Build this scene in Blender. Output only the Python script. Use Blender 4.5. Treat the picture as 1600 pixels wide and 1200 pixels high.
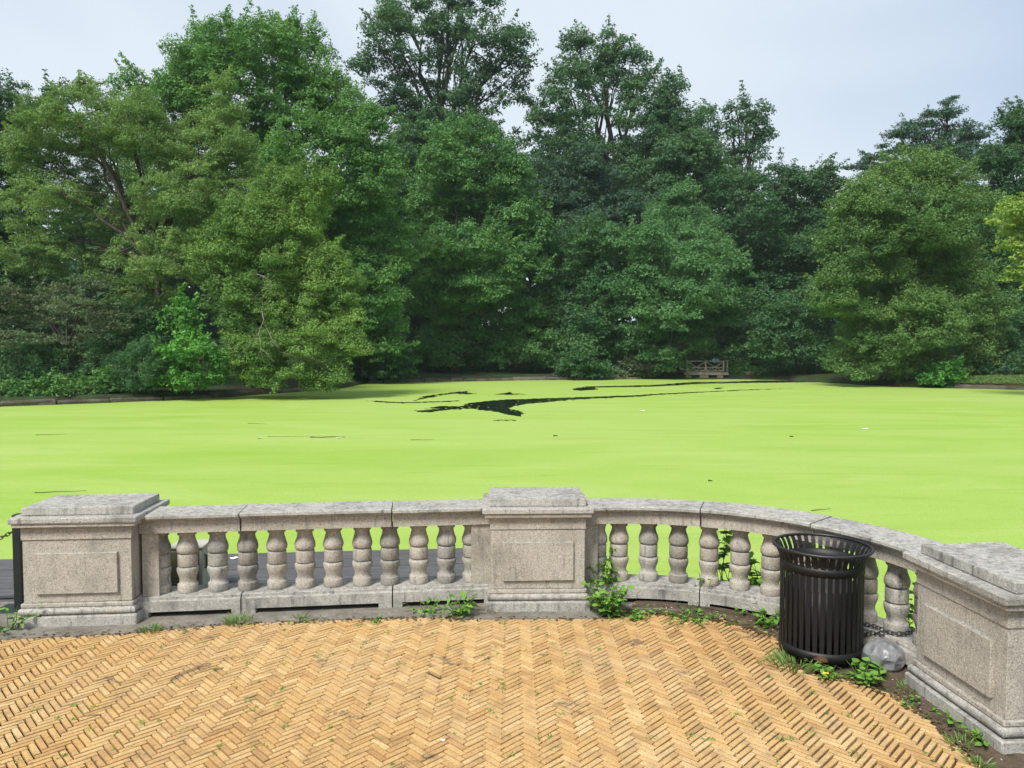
import bpy, bmesh, math, random
import numpy as np
from mathutils import Vector, Matrix
from mathutils.geometry import delaunay_2d_cdt

for o in list(bpy.data.objects):
    bpy.data.objects.remove(o, do_unlink=True)
SC = bpy.context.scene
COL = SC.collection
random.seed(7)
RNG = np.random.default_rng(11)
R = math.radians

# ------------------------------------------------------------------ camera
FPX, EYE = 1150.0, 2.2                       # focal length in pixels of a 1600 px wide frame, eye height above the plaza
PITCH = math.atan(50 / FPX)
cd = bpy.data.cameras.new('camera'); cam = bpy.data.objects.new('camera', cd); COL.objects.link(cam)
cam.location = (0, 0, EYE); cam.rotation_euler = (math.pi / 2 - PITCH, 0, 0)
cd.sensor_width = 36; cd.lens = 36 * FPX / 1600; cd.clip_end = 2000; cd.clip_start = .05
SC.camera = cam

# ------------------------------------------------------------------ sky and sun
SUN_EL, SUN_AZ = 52, 212                     # azimuth clockwise from +Y: behind the camera, a little to the left
w = bpy.data.worlds.new('World'); SC.world = w; w.use_nodes = True
nt = w.node_tree; nt.nodes.clear()
def wn(t): return nt.nodes.new(t)
out = wn('ShaderNodeOutputWorld'); bg = wn('ShaderNodeBackground')
sky = wn('ShaderNodeTexSky'); sky.sky_type = 'NISHITA'; sky.sun_disc = False
sky.sun_elevation = R(SUN_EL); sky.sun_rotation = R(SUN_AZ); sky.air_density = 1.2; sky.dust_density = 2.0
sm = wn('ShaderNodeVectorMath'); sm.operation = 'SCALE'; sm.inputs['Scale'].default_value = .10
nt.links.new(sky.outputs[0], sm.inputs[0])
tc = wn('ShaderNodeTexCoord'); mp = wn('ShaderNodeMapping')
mp.inputs['Scale'].default_value = (1.0, 1.0, 1.7); mp.inputs['Location'].default_value = (.55, .1, .3)
nt.links.new(tc.outputs['Generated'], mp.inputs[0])
nz = wn('ShaderNodeTexNoise'); nz.inputs['Scale'].default_value = 1.15; nz.inputs['Detail'].default_value = 3; nz.inputs['Roughness'].default_value = .42
nz.inputs['Distortion'].default_value = .5
nt.links.new(mp.outputs[0], nz.inputs[0])
rp = wn('ShaderNodeValToRGB')
rp.color_ramp.elements[0].position = .36; rp.color_ramp.elements[0].color = (.300, .370, .470, 1)
rp.color_ramp.elements[1].position = .60; rp.color_ramp.elements[1].color = (.47, .515, .565, 1)
nt.links.new(nz.outputs['Fac'], rp.inputs[0])
mx = wn('ShaderNodeMixRGB'); mx.inputs[0].default_value = .90
nt.links.new(sm.outputs[0], mx.inputs[1]); nt.links.new(rp.outputs[0], mx.inputs[2])
nt.links.new(mx.outputs[0], bg.inputs['Color']); bg.inputs['Strength'].default_value = 1.0
nt.links.new(bg.outputs[0], out.inputs['Surface'])
ld = bpy.data.lights.new('sun', 'SUN'); ld.energy = 3.0; ld.angle = R(17); ld.color = (1, .965, .9)
sun = bpy.data.objects.new('sun', ld); COL.objects.link(sun)
a, e = R(SUN_AZ), R(SUN_EL)
sd = Vector((math.sin(a) * math.cos(e), math.cos(a) * math.cos(e), math.sin(e)))
sun.rotation_euler = sd.to_track_quat('Z', 'Y').to_euler(); sun.location = sd * 60

SC.view_settings.view_transform = 'Standard'; SC.view_settings.look = 'None'
SC.view_settings.exposure = .8; SC.view_settings.gamma = 1; SC.view_settings.use_curve_mapping = False
SC.render.engine = 'CYCLES'
SC.cycles.max_bounces = 6; SC.cycles.diffuse_bounces = 3; SC.cycles.glossy_bounces = 2
SC.cycles.transmission_bounces = 3; SC.cycles.transparent_max_bounces = 4; SC.cycles.volume_bounces = 1
SC.cycles.use_denoising = True

# ------------------------------------------------------------------ helpers
def ray(px, py):
    dx, dy = (px - 800) / FPX, -(py - 600) / FPX
    return (dx, math.cos(PITCH) + dy * math.sin(PITCH), -math.sin(PITCH) + dy * math.cos(PITCH))
def on_z(px, py, z):
    d = ray(px, py); t = (z - EYE) / d[2]; return Vector((t * d[0], t * d[1], z))
def on_y(px, py, Y):
    d = ray(px, py); t = Y / d[1]; return Vector((t * d[0], Y, EYE + t * d[2]))

def mesh_np(name, V, F, tone=None, smooth=False):
    V = np.asarray(V, np.float32); F = np.asarray(F, np.int32)
    me = bpy.data.meshes.new(name); n, k = F.shape
    me.vertices.add(len(V)); me.vertices.foreach_set('co', V.ravel())
    me.loops.add(n * k); me.loops.foreach_set('vertex_index', F.ravel())
    me.polygons.add(n); me.polygons.foreach_set('loop_start', np.arange(0, n * k, k, dtype=np.int32))
    me.polygons.foreach_set('use_smooth', np.full(n, bool(smooth)))
    if tone is not None:
        at = me.attributes.new('tone', 'FLOAT', 'FACE'); at.data.foreach_set('value', np.asarray(tone, np.float32))
    me.update(calc_edges=True)
    return me

class MB:
    """collects shapes for ONE mesh"""
    def __init__(s): s.v = []; s.f = []; s.sm = []
    def add(s, vs, fs, smooth=False):
        o = len(s.v); s.v += [tuple(v) for v in vs]; s.f += [tuple(i + o for i in f) for f in fs]; s.sm += [smooth] * len(fs)
    def box(s, c, d, ch=0.0, rz=0.0, jit=0.0):
        """chamfered box: centre c, full size d"""
        hx, hy, hz = d[0] / 2, d[1] / 2, d[2] / 2; ch = min(ch, hx * .9, hy * .9, hz * .9)
        pts = []; cr, sr = math.cos(rz), math.sin(rz)
        if ch <= 0:
            pts = [(x, y, z) for z in (-hz, hz) for x, y in ((-hx, -hy), (hx, -hy), (hx, hy), (-hx, hy))]
            fs = [(3, 2, 1, 0), (4, 5, 6, 7)] + [(i, (i + 1) % 4, (i + 1) % 4 + 4, i + 4) for i in range(4)]
        else:
            def ring(x, y, z):
                c2 = ch
                return [(-x + c2, -y, z), (x - c2, -y, z), (x, -y + c2, z), (x, y - c2, z), (x - c2, y, z), (-x + c2, y, z), (-x, y - c2, z), (-x, -y + c2, z)]
            pts = ring(hx - ch * .6, hy - ch * .6, -hz) + ring(hx, hy, -hz + ch) + ring(hx, hy, hz - ch) + ring(hx - ch * .6, hy - ch * .6, hz)
            fs = [tuple(range(7, -1, -1)), tuple(range(24, 32))]
            for k in range(3):
                fs += [(k * 8 + i, k * 8 + (i + 1) % 8, k * 8 + 8 + (i + 1) % 8, k * 8 + 8 + i) for i in range(8)]
        if jit: pts = [tuple(q + random.uniform(-jit, jit) for q in p) for p in pts]
        s.add([(c[0] + x * cr - y * sr, c[1] + x * sr + y * cr, c[2] + z) for x, y, z in pts], fs)
    def tube(s, path, rad, n=8, smooth=True, cap=True):
        path = [Vector(p) for p in path]
        if not hasattr(rad, '__len__'): rad = [rad] * len(path)
        vs = []; up = Vector((.13, .21, 1)).normalized()
        for i, p in enumerate(path):
            t = (path[min(i + 1, len(path) - 1)] - path[max(i - 1, 0)])
            t = t.normalized() if t.length > 1e-9 else Vector((0, 0, 1))
            a = t.cross(up)
            if a.length < .05: a = t.cross(Vector((1, 0, 0)))
            a.normalize(); b = t.cross(a)
            vs += [p + (a * math.cos(2 * math.pi * k / n) + b * math.sin(2 * math.pi * k / n)) * rad[i] for k in range(n)]
        fs = [(i * n + k, i * n + k + n, i * n + (k + 1) % n + n, i * n + (k + 1) % n) for i in range(len(path) - 1) for k in range(n)]
        if cap:
            fs.append(tuple(range(n))); m = (len(path) - 1) * n; fs.append(tuple(range(m + n - 1, m - 1, -1)))
        s.add(vs, fs, smooth)
    def lathe(s, prof, c=(0, 0, 0), n=24, smooth=True, caps=True):
        vs = [(c[0] + r * math.cos(2 * math.pi * k / n), c[1] + r * math.sin(2 * math.pi * k / n), c[2] + z) for z, r in prof for k in range(n)]
        fs = [(i * n + k, i * n + (k + 1) % n, i * n + (k + 1) % n + n, i * n + k + n) for i in range(len(prof) - 1) for k in range(n)]
        if caps:
            fs.append(tuple(range(n - 1, -1, -1))); m = (len(prof) - 1) * n; fs.append(tuple(range(m, m + n)))
        s.add(vs, fs, smooth)
    def sweep(s, prof, path, normals):
        """closed profile [(u outward, z)] along a plan path"""
        k = len(prof); vs = []
        for p, nn in zip(path, normals):
            vs += [(p[0] + nn[0] * u, p[1] + nn[1] * u, z) for u, z in prof]
        fs = [(i * k + j, i * k + (j + 1) % k, (i + 1) * k + (j + 1) % k, (i + 1) * k + j) for i in range(len(path) - 1) for j in range(k)]
        fs += [tuple(range(k - 1, -1, -1)), tuple(range((len(path) - 1) * k, len(path) * k))]
        s.add(vs, fs)
    def mesh(s, name):
        me = bpy.data.meshes.new(name); me.from_pydata(s.v, [], s.f)
        me.polygons.foreach_set('use_smooth', s.sm); me.update()
        bm = bmesh.new(); bm.from_mesh(me); bmesh.ops.recalc_face_normals(bm, faces=bm.faces); bm.to_mesh(me); bm.free()
        return me
    def build(s, name, mat, parent=None): return obj(name, s.mesh(name), mat, parent)

def obj(name, me, mat=None, parent=None, loc=None):
    o = bpy.data.objects.new(name, me); COL.objects.link(o)
    if mat and not me.materials: me.materials.append(mat)
    if parent: o.parent = parent
    if loc is not None: o.location = loc
    return o
def tag(o, label=None, cat=None, group=None, kind=None):
    if label: o['label'] = label
    if cat: o['category'] = cat
    if group: o['group'] = group
    if kind: o['kind'] = kind
    return o
def empty(name, loc=(0, 0, 0), rz=0.0):
    o = bpy.data.objects.new(name, None); COL.objects.link(o); o.location = loc; o.rotation_euler = (0, 0, rz); o.empty_display_size = .1
    return o

# ------------------------------------------------------------------ materials
class NT:
    def __init__(s, name):
        s.m = bpy.data.materials.new(name); s.m.use_nodes = True; s.t = s.m.node_tree; s.t.nodes.clear()
        s.o = s.n('ShaderNodeOutputMaterial')
    def n(s, t, **kw):
        x = s.t.nodes.new(t)
        for k, v in kw.items(): setattr(x, k, v)
        return x
    def l(s, a, b): s.t.links.new(a, b)
    def noise(s, vec, scale, detail=3, rough=.55, dist=0.0):
        x = s.n('ShaderNodeTexNoise'); x.inputs['Scale'].default_value = scale; x.inputs['Detail'].default_value = detail
        x.inputs['Roughness'].default_value = rough; x.inputs['Distortion'].default_value = dist; s.l(vec, x.inputs['Vector']); return x.outputs['Fac']
    def ramp(s, fac, stops):
        x = s.n('ShaderNodeValToRGB'); cr = x.color_ramp
        while len(cr.elements) < len(stops): cr.elements.new(.5)
        for el, (p, c) in zip(cr.elements, stops): el.position = p; el.color = (*c, 1) if len(c) == 3 else c
        s.l(fac, x.inputs[0]); return x.outputs[0]
    def mix(s, fac, a, b, mode='MIX'):
        x = s.n('ShaderNodeMixRGB', blend_type=mode)
        for i, v in ((0, fac), (1, a), (2, b)):
            if hasattr(v, 'is_linked') or hasattr(v, 'links'): s.l(v, x.inputs[i])
            elif isinstance(v, (int, float)): x.inputs[i].default_value = v
            else: x.inputs[i].default_value = (*v, 1)
        return x.outputs[0]
    def math(s, op, a, b=None):
        x = s.n('ShaderNodeMath', operation=op)
        for i, v in enumerate((a, b)):
            if v is None: continue
            if isinstance(v, (int, float)): x.inputs[i].default_value = v
            else: s.l(v, x.inputs[i])
        return x.outputs[0]
    def bump(s, h, strength=.5, dist=.01):
        x = s.n('ShaderNodeBump'); x.inputs['Strength'].default_value = strength; x.inputs['Distance'].default_value = dist; s.l(h, x.inputs['Height']); return x.outputs[0]
    def pos(s): return s.n('ShaderNodeNewGeometry').outputs['Position']
    def objco(s): return s.n('ShaderNodeTexCoord').outputs['Object']
    def principled(s, col, rough=.8, normal=None, spec=.3, metal=0.0):
        b = s.n('ShaderNodeBsdfPrincipled')
        for k, v in (('Base Color', col), ('Roughness', rough), ('Specular IOR Level', spec), ('Metallic', metal)):
            if isinstance(v, (int, float)): b.inputs[k].default_value = v
            elif isinstance(v, tuple): b.inputs[k].default_value = (*v, 1)
            else: s.l(v, b.inputs[k])
        if normal is not None: s.l(normal, b.inputs['Normal'])
        s.l(b.outputs[0], s.o.inputs['Surface']); return b

def mat_granite(name, base, grime=.5, seed=0.0):
    t = NT(name); p = t.pos(); mpn = t.n('ShaderNodeMapping'); mpn.inputs['Location'].default_value = (seed, seed * .7, 0); t.l(p, mpn.inputs[0]); v = mpn.outputs[0]
    fine = t.noise(v, 110, 2, .75); mid = t.noise(v, 42, 3, .6); big = t.noise(v, 3.2, 5, .62); streak = t.n('ShaderNodeMapping')
    streak.inputs['Scale'].default_value = (9, 9, 1.1); t.l(v, streak.inputs[0]); st = t.noise(streak.outputs[0], 2.2, 4, .6)
    b = base
    col = t.ramp(fine, [(.30, tuple(q * .35 for q in b)), (.44, tuple(q * .85 for q in b)), (.55, b), (.68, tuple(min(q * 1.65, .8) for q in b))])
    col = t.mix(t.ramp(mid, [(.38, (.0,) * 3), (.62, (.5,) * 3)]), col, tuple(min(q * 1.25, .8) for q in b))
    dk = t.math('MULTIPLY', t.ramp(big, [(.47, (0, 0, 0)), (.68, (1, 1, 1))]), .55 * grime)
    col = t.mix(dk, col, (.11, .105, .095), 'MIX')
    dk2 = t.math('MULTIPLY', t.ramp(st, [(.55, (0, 0, 0)), (.72, (1, 1, 1))]), .6 * grime)
    col = t.mix(dk2, col, (.075, .072, .068))
    # lichen and weathering grow on the upward faces
    nrm = t.n('ShaderNodeSeparateXYZ'); t.l(t.n('ShaderNodeNewGeometry').outputs['Normal'], nrm.inputs[0])
    up = t.math('MULTIPLY', t.ramp(nrm.outputs[2], [(.5, (0, 0, 0)), (.8, (1, 1, 1))]), t.ramp(t.noise(v, 14, 6, .75), [(.36, (.25,) * 3), (.6, (1,) * 3)]))
    lich = t.ramp(t.noise(v, 26, 5, .75), [(.38, (.085, .082, .075)), (.48, (.25, .243, .228)), (.60, (.42, .41, .39))])
    col = t.mix(t.math('MULTIPLY', up, .7), col, lich)
    h = t.math('ADD', fine, t.math('MULTIPLY', mid, 1.5))
    t.principled(col, .88, t.bump(h, .55, .004), .2); return t.m

def mat_brick():
    t = NT('yellow brick'); p = t.pos(); tone = t.n('ShaderNodeAttribute', attribute_name='tone').outputs['Fac']
    col = t.ramp(tone, [(0.0, (.31, .18, .080)), (.25, (.44, .258, .103)), (.6, (.525, .335, .140)), (.97, (.59, .415, .205)), (1.0, (.58, .29, .035))])
    fine = t.noise(p, 80, 4, .7); pit = t.noise(p, 95, 1.5, .6); big = t.noise(p, 1.1, 5, .65); med = t.noise(p, 7, 4, .6)
    col = t.mix(.55, col, t.ramp(fine, [(.32, (.45,) * 3), (.5, (.95,) * 3), (.68, (1.25,) * 3)]), 'MULTIPLY')
    col = t.mix(t.ramp(pit, [(.31, (1,) * 3), (.36, (0,) * 3)]), col, (.17, .095, .05))
    col = t.mix(t.math('MULTIPLY', t.ramp(med, [(.48, (0,) * 3), (.68, (1,) * 3)]), .5), col, (.22, .135, .07))
    gr = t.ramp(t.noise(p, 2.6, 7, .72, .6), [(.60, (0,) * 3), (.655, (1,) * 3)])
    col = t.mix(t.math('MULTIPLY', gr, .75), col, (.055, .045, .042))
    col = t.mix(t.math('MULTIPLY', t.ramp(big, [(.45, (0,) * 3), (.65, (1,) * 3)]), .4), col, (.46, .325, .18))
    t.principled(col, .9, t.bump(t.math('ADD', fine, t.math('MULTIPLY', pit, 1.2)), .6, .004), .15); return t.m

def mat_simple(name, c1, c2, scale=8, rough=.85, bump=.4, bd=.01, spec=.2, metal=0.0, coords='pos', stretch=None, detail=5):
    t = NT(name); v = t.pos() if coords == 'pos' else t.objco()
    if stretch:
        m = t.n('ShaderNodeMapping'); m.inputs['Scale'].default_value = stretch; t.l(v, m.inputs[0]); v = m.outputs[0]
    n1 = t.noise(v, scale, detail, .65); n2 = t.noise(v, scale * 9, 3, .6)
    f = t.math('ADD', t.math('MULTIPLY', n1, .7), t.math('MULTIPLY', n2, .3))
    t.principled(t.ramp(f, [(.34, c1), (.66, c2)]), rough, t.bump(f, bump, bd), spec, metal); return t.m

def mat_leaf(name, dark, light, trans=.33, rough=.5, warm=None):
    t = NT(name); tone = t.n('ShaderNodeAttribute', attribute_name='tone').outputs['Fac']
    mid = tuple((a + b) / 2 for a, b in zip(dark, light))
    col = t.ramp(tone, [(0, dark), (.5, mid), (1, light)])
    if warm: col = t.mix(t.ramp(t.noise(t.pos(), .5, 2, .5), [(.45, (0,) * 3), (.62, (1,) * 3)]), col, warm)
    d = t.n('ShaderNodeBsdfPrincipled'); d.inputs['Roughness'].default_value = rough; d.inputs['Specular IOR Level'].default_value = .13; t.l(col, d.inputs['Base Color'])
    tr = t.n('ShaderNodeBsdfTranslucent'); t.l(t.mix(1.0, col, (1.25, 1.2, .55), 'MULTIPLY'), tr.inputs['Color'])
    m = t.n('ShaderNodeMixShader'); m.inputs[0].default_value = trans
    t.l(d.outputs[0], m.inputs[1]); t.l(tr.outputs[0], m.inputs[2]); t.l(m.outputs[0], t.o.inputs['Surface']); return t.m

M = {}
M['granite'] = mat_granite('granite', (.375, .342, .290), .7)
M['granite2'] = mat_granite('granite weathered', (.37, .352, .315), 1.25, 3.1)
M['brick'] = mat_brick()
M['soil'] = mat_simple('soil', (.045, .032, .023), (.13, .098, .068), 14, .95, .8, .015)
M['sand'] = mat_simple('joint dirt', (.022, .015, .011), (.085, .06, .04), 12, .95, .7, .01)
M['concrete'] = mat_simple('old concrete', (.10, .088, .072), (.26, .24, .205), 5, .92, .5, .006)
M['deck'] = mat_simple('grey decking', (.05, .051, .054), (.125, .125, .128), 3, .7, .4, .004, .3, 0, 'pos', (1.0, 14, 14))
M['deck_dark'] = mat_simple('deck joist', (.03, .03, .033), (.06, .06, .065), 5)
M['bark'] = mat_simple('bark', (.035, .028, .022), (.11, .095, .078), 3, .95, .9, .03, .1, 0, 'pos', (3, 3, .7))
M['deadwood'] = mat_simple('bare dead wood', (.13, .115, .09), (.28, .25, .21), 4, .9)
M['black'] = mat_simple('black painted steel', (.006, .006, .007), (.017, .017, .018), 9, .42, .15, .002, .5, 0, 'obj')
M['blackdusty'] = mat_simple('worn black painted steel', (.005, .005, .0055), (.013, .013, .0135), 11, .5, .2, .002, .32, 0, 'obj')
M['rust'] = mat_simple('rust', (.08, .035, .018), (.16, .08, .045), 30, .9)
M['liner'] = mat_simple('bin liner', (.012, .012, .013), (.03, .03, .03), 6, .5)
M['post'] = mat_simple('dark green steel', (.006, .012, .010), (.014, .022, .018), 7, .4, .1, .002, .5, 0, 'obj')
M['chain'] = mat_simple('dull steel', (.03, .03, .032), (.10, .10, .10), 40, .5, .2, .002, .5, .6)
M['olive'] = mat_simple('shaded box front', (.14, .135, .07), (.20, .19, .11), 5, .6, .15, .003, .3, 0, 'obj')  # shade on the front of the beige box, put into its colour
M['pale'] = mat_simple('lit box side', (.36, .36, .29), (.46, .46, .38), 5, .6, .15, .003, .3, 0, 'obj')  # same box, lit sides and lid: the light is put into the colour
def mat_bag():
    t = NT('grey plastic film'); v = t.objco(); d = t.noise(v, 6, 3, .6); 
    vm = t.n('ShaderNodeVectorMath', operation='ADD'); t.l(v, vm.inputs[0]); sc_ = t.n('ShaderNodeVectorMath', operation='SCALE'); sc_.inputs['Scale'].default_value = .08
    nn_ = t.n('ShaderNodeTexNoise'); nn_.inputs['Scale'].default_value = 7; t.l(v, nn_.inputs['Vector']); t.l(nn_.outputs['Color'], sc_.inputs[0]); t.l(sc_.outputs[0], vm.inputs[1])
    vo = t.n('ShaderNodeTexVoronoi', feature='F1'); vo.inputs['Scale'].default_value = 15; t.l(vm.outputs[0], vo.inputs['Vector'])
    h = t.math('ADD', vo.outputs['Distance'], t.math('MULTIPLY', t.noise(v, 22, 2, .5), .35))
    t.principled(t.ramp(d, [(.35, (.16, .162, .17)), (.65, (.27, .27, .285))]), .36, t.bump(h, .75, .03), .45); return t.m
M['bag'] = mat_bag()
M['shorestone'] = mat_simple('shore stone', (.05, .041, .034), (.165, .140, .116), 1.4, .95, .8, .04)
M['timber'] = mat_simple('weathered cedar', (.13, .115, .10), (.28, .25, .225), 3, .9, .4, .02)
M['pier'] = mat_simple('brown pier stone', (.15, .10, .075), (.28, .20, .15), 2, .95)
M['blueshirt'] = mat_simple('blue shirt', (.05, .22, .62), (.08, .30, .75), 6)
M['trouser'] = mat_simple('dark trousers', (.012, .014, .02), (.02, .024, .03), 6)
M['skin'] = mat_simple('skin', (.33, .19, .13), (.40, .24, .17), 9)
M['hair'] = mat_simple('dark hair', (.01, .008, .006), (.02, .016, .012), 30)
M['twig'] = mat_simple('wet twig', (.03, .024, .016), (.09, .07, .05), 20)
M['white'] = mat_simple('pale scrap', (.6, .6, .57), (.75, .75, .72), 20)
M['yellowpetal'] = mat_simple('yellow scrap', (.65, .45, .05), (.75, .55, .10), 20)

def mat_ground():
    t = NT('woodland floor'); p = t.pos(); n1 = t.noise(p, .35, 5, .6); n2 = t.noise(p, 3, 4, .65)
    col = t.mix(t.ramp(n1, [(.42, (0,) * 3), (.6, (1,) * 3)]), t.ramp(n2, [(.3, (.022, .019, .012)), (.7, (.052, .042, .027))]), t.ramp(n2, [(.3, (.016, .042, .012)), (.7, (.04, .085, .025))]))
    t.principled(col, .95, t.bump(n2, .8, .1), .1); return t.m
M['ground'] = mat_ground()

def mat_duckweed():
    t = NT('duckweed'); p = t.pos()
    m = t.n('ShaderNodeMapping'); m.inputs['Scale'].default_value = (.30, 1.0, 1); m.inputs['Rotation'].default_value = (0, 0, R(-5)); t.l(p, m.inputs[0])
    bands = t.noise(m.outputs[0], .30, 5, .6, 1.6); big = t.noise(p, .05, 3, .5, .6); fine = t.noise(p, 55, 3, .75); mid = t.noise(p, 7, 4, .7)
    m2 = t.n('ShaderNodeMapping'); m2.inputs['Scale'].default_value = (.07, 1.0, 1); m2.inputs['Rotation'].default_value = (0, 0, R(-3)); t.l(p, m2.inputs[0])
    lines = t.noise(m2.outputs[0], 1.6, 3, .5, 2.0)
    col = t.ramp(bands, [(.30, (.235, .368, .048)), (.50, (.275, .400, .070)), (.68, (.320, .430, .108))])
    col = t.mix(t.ramp(big, [(.40, (0,) * 3), (.62, (.6,) * 3)]), col, (.318, .422, .112))
    col = t.mix(t.math('MULTIPLY', t.ramp(lines, [(.60, (0,) * 3), (.655, (1,) * 3), (.70, (0,) * 3)]), .35), col, (.19, .29, .035))
    col = t.mix(.5, col, t.ramp(fine, [(.30, (.5,) * 3), (.5, (1,) * 3), (.7, (1.3,) * 3)]), 'MULTIPLY')
    col = t.mix(t.ramp(mid, [(.25, (.85,) * 3), (.30, (0,) * 3)]), col, (.12, .19, .025))
    t.principled(col, .65, t.bump(t.math('ADD', fine, mid), .35, .006), .18); return t.m
M['duckweed'] = mat_duckweed()
def mat_water():
    t = NT('dark pond water'); p = t.pos()
    t.principled((.010, .014, .010), .08, t.bump(t.noise(p, 2.5, 3, .5), .06, .02), .5); return t.m
M['water'] = mat_water()

# ------------------------------------------------------------------ terrain, pond
WATER = -.5
SHORE = [(-90, 12), (-62, 22), (-40, 30)] + [tuple(on_z(x, y, WATER)[:2]) for x, y in
         ((-200, 640), (0, 635), (170, 629), (330, 622), (520, 608), (575, 598.5), (800, 594.5), (1000, 592.3), (1140, 592.3), (1230, 594), (1290, 598), (1400, 604.5), (1500, 607), (1600, 609), (1800, 613))] + [(60, 46), (95, 30)]
POND = np.array(SHORE + [(95, 4.0), (30, 2.5), (4.2, 2.5), (4.0, 4.2), (3.0, 6.6), (-12, 5.0), (-30, 3.0), (-90, 2)])
def inside(P, poly):
    x, y = P[:, 0], P[:, 1]; c = np.zeros(len(P), bool); n = len(poly)
    for i in range(n):
        x1, y1 = poly[i]; x2, y2 = poly[(i + 1) % n]
        with np.errstate(divide='ignore', invalid='ignore'):
            c ^= ((y1 > y) != (y2 > y)) & (x < (x2 - x1) * (y - y1) / (y2 - y1 + 1e-12) + x1)
    return c
def dist_line(P, poly, closed=True):
    d = np.full(len(P), 1e9); n = len(poly)
    for i in range(n if closed else n - 1):
        a = np.array(poly[i]); b = np.array(poly[(i + 1) % n]); ab = b - a
        t = np.clip(((P - a) @ ab) / (ab @ ab), 0, 1)[:, None]
        d = np.minimum(d, np.hypot(*(P - a - t * ab).T))
    return d
def ground_z(P):
    P = np.atleast_2d(np.asarray(P, float)); ins = inside(P, POND); d = dist_line(P, POND)
    far = -.15 + .25 * np.minimum(d, 3) / 3 + np.clip(d - 6, 0, 90) * .035 + .12 * np.sin(P[:, 0] * .7) * np.cos(P[:, 1] * .55) * np.minimum(d, 4) / 4
    near = -.13
    z = np.where(P[:, 1] < 9, near, far)
    return np.where(ins, -.5 - np.minimum(d, 2) * .5, z)
xs = np.concatenate([np.arange(-420, -60, 20), np.arange(-60, 70, 1.0), np.arange(70, 430, 20)])
ys = np.concatenate([np.arange(-300, -10, 20), np.arange(-10, 100, 1.0), np.arange(100, 480, 20)])
X, Y = np.meshgrid(xs, ys); P2 = np.c_[X.ravel(), Y.ravel()]
V = np.c_[P2, ground_z(P2)]; nx, ny = len(xs), len(ys)
I = (np.arange(ny - 1)[:, None] * nx + np.arange(nx - 1)[None]).ravel()
tag(obj('ground', mesh_np('ground', V, np.c_[I, I + 1, I + 1 + nx, I + nx], smooth=True), M['ground']), kind='structure')
b = MB(); b.add([(-95, 1, WATER - .012), (95, 1, WATER - .012), (95, 90, WATER - .012), (-95, 90, WATER - .012)], [(0, 1, 2, 3)])
tag(b.build('water', M['water']), kind='structure')

def ragged(pts, step=3.0, jit=.55, seed=1):
    """pixel outline of a patch of open water -> ragged outline on the water"""
    rr = random.Random(seed); res = []; n = len(pts)
    for i in range(n):
        (x1, y1), (x2, y2) = pts[i], pts[(i + 1) % n]; L = math.hypot(x2 - x1, (y2 - y1) * 3); k = max(1, int(L / step))
        for j in range(k):
            t = j / k; q = on_z(x1 + (x2 - x1) * t, y1 + (y2 - y1) * t, WATER)
            s = .0 if j == 0 else 1.0
            res.append((q.x + rr.uniform(-.12, .12) * s, q.y + rr.uniform(-jit, jit) * s * .55))
    return res
HOLES = [
 [(732.8, 629.4), (781, 624.7), (843.8, 622.5), (1000, 617.2), (1018, 615.6), (1110, 611.3), (1170, 608.6), (1238, 606.9), (1170, 609.6), (1110, 612.4), (1020, 617.4), (1000, 619.6), (905, 624), (853, 628.4), (826, 631), (806, 634), (792, 637.5), (804.7, 640), (818.7, 643.7), (814, 650.6), (800, 649), (775, 643.7), (737.5, 638.7), (700, 640.6), (668.7, 644.4), (652, 643.5), (647, 641.9), (664, 640.5), (690, 638.4), (662.5, 637.8), (687.5, 634.4), (718.7, 634.6)],
 [(567, 626.4), (590, 626.2), (631, 628.6), (680, 627.2), (716, 625.7), (718, 627), (680, 628.6), (631, 630.3), (595, 628.6)],
 [(646.9, 626.3), (659.4, 619.4), (687.5, 615.6), (718.7, 611.6), (732.8, 610.6), (729, 613.4), (745, 615), (732.8, 616.4), (708, 615.4), (687, 618.2), (669, 622)],
 [(771, 615.9), (781, 615), (797, 612.5), (800, 614.6), (825, 616.2), (790, 616.8)],
 [(897, 606.9), (915.6, 603.8), (962.5, 602.7), (1010, 601.9), (1042, 600), (1083, 596.8), (1136, 596.3), (1189, 594.4), (1280, 594.6), (1340, 598.2), (1340, 600.2), (1280, 597.4), (1189, 598), (1136, 599), (1083, 600.4), (1057, 602.2), (1005, 604.6), (960, 605.2), (930, 605.6), (934, 608.4), (909, 610.4), (897, 609.6)],
 [(1115, 607), (1122, 605.6), (1133, 606), (1120, 608)],
 [(770, 657), (800, 655.4), (812, 658.6), (800, 657.4)],
]
rr_ = random.Random(4)
hol = [ragged(h, 2.6, .5, i) for i, h in enumerate(HOLES)]
vs, es = [], []
def ring_add(pts):
    o = len(vs); vs.extend(Vector(p[:2]) for p in pts); es.extend((o + i, o + (i + 1) % len(pts)) for i in range(len(pts)))
ring_add([(-95, 1.5), (95, 1.5), (95, 90), (-95, 90)])
for h in hol: ring_add(h)
cv, ce, cf, *_r = delaunay_2d_cdt(vs, es, [], 0, 1e-5)
cen = np.array([[sum(cv[i][0] for i in f) / len(f), sum(cv[i][1] for i in f) / len(f)] for f in cf])
dead = np.zeros(len(cf), bool)
for h in hol: dead |= inside(cen, h)
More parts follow.
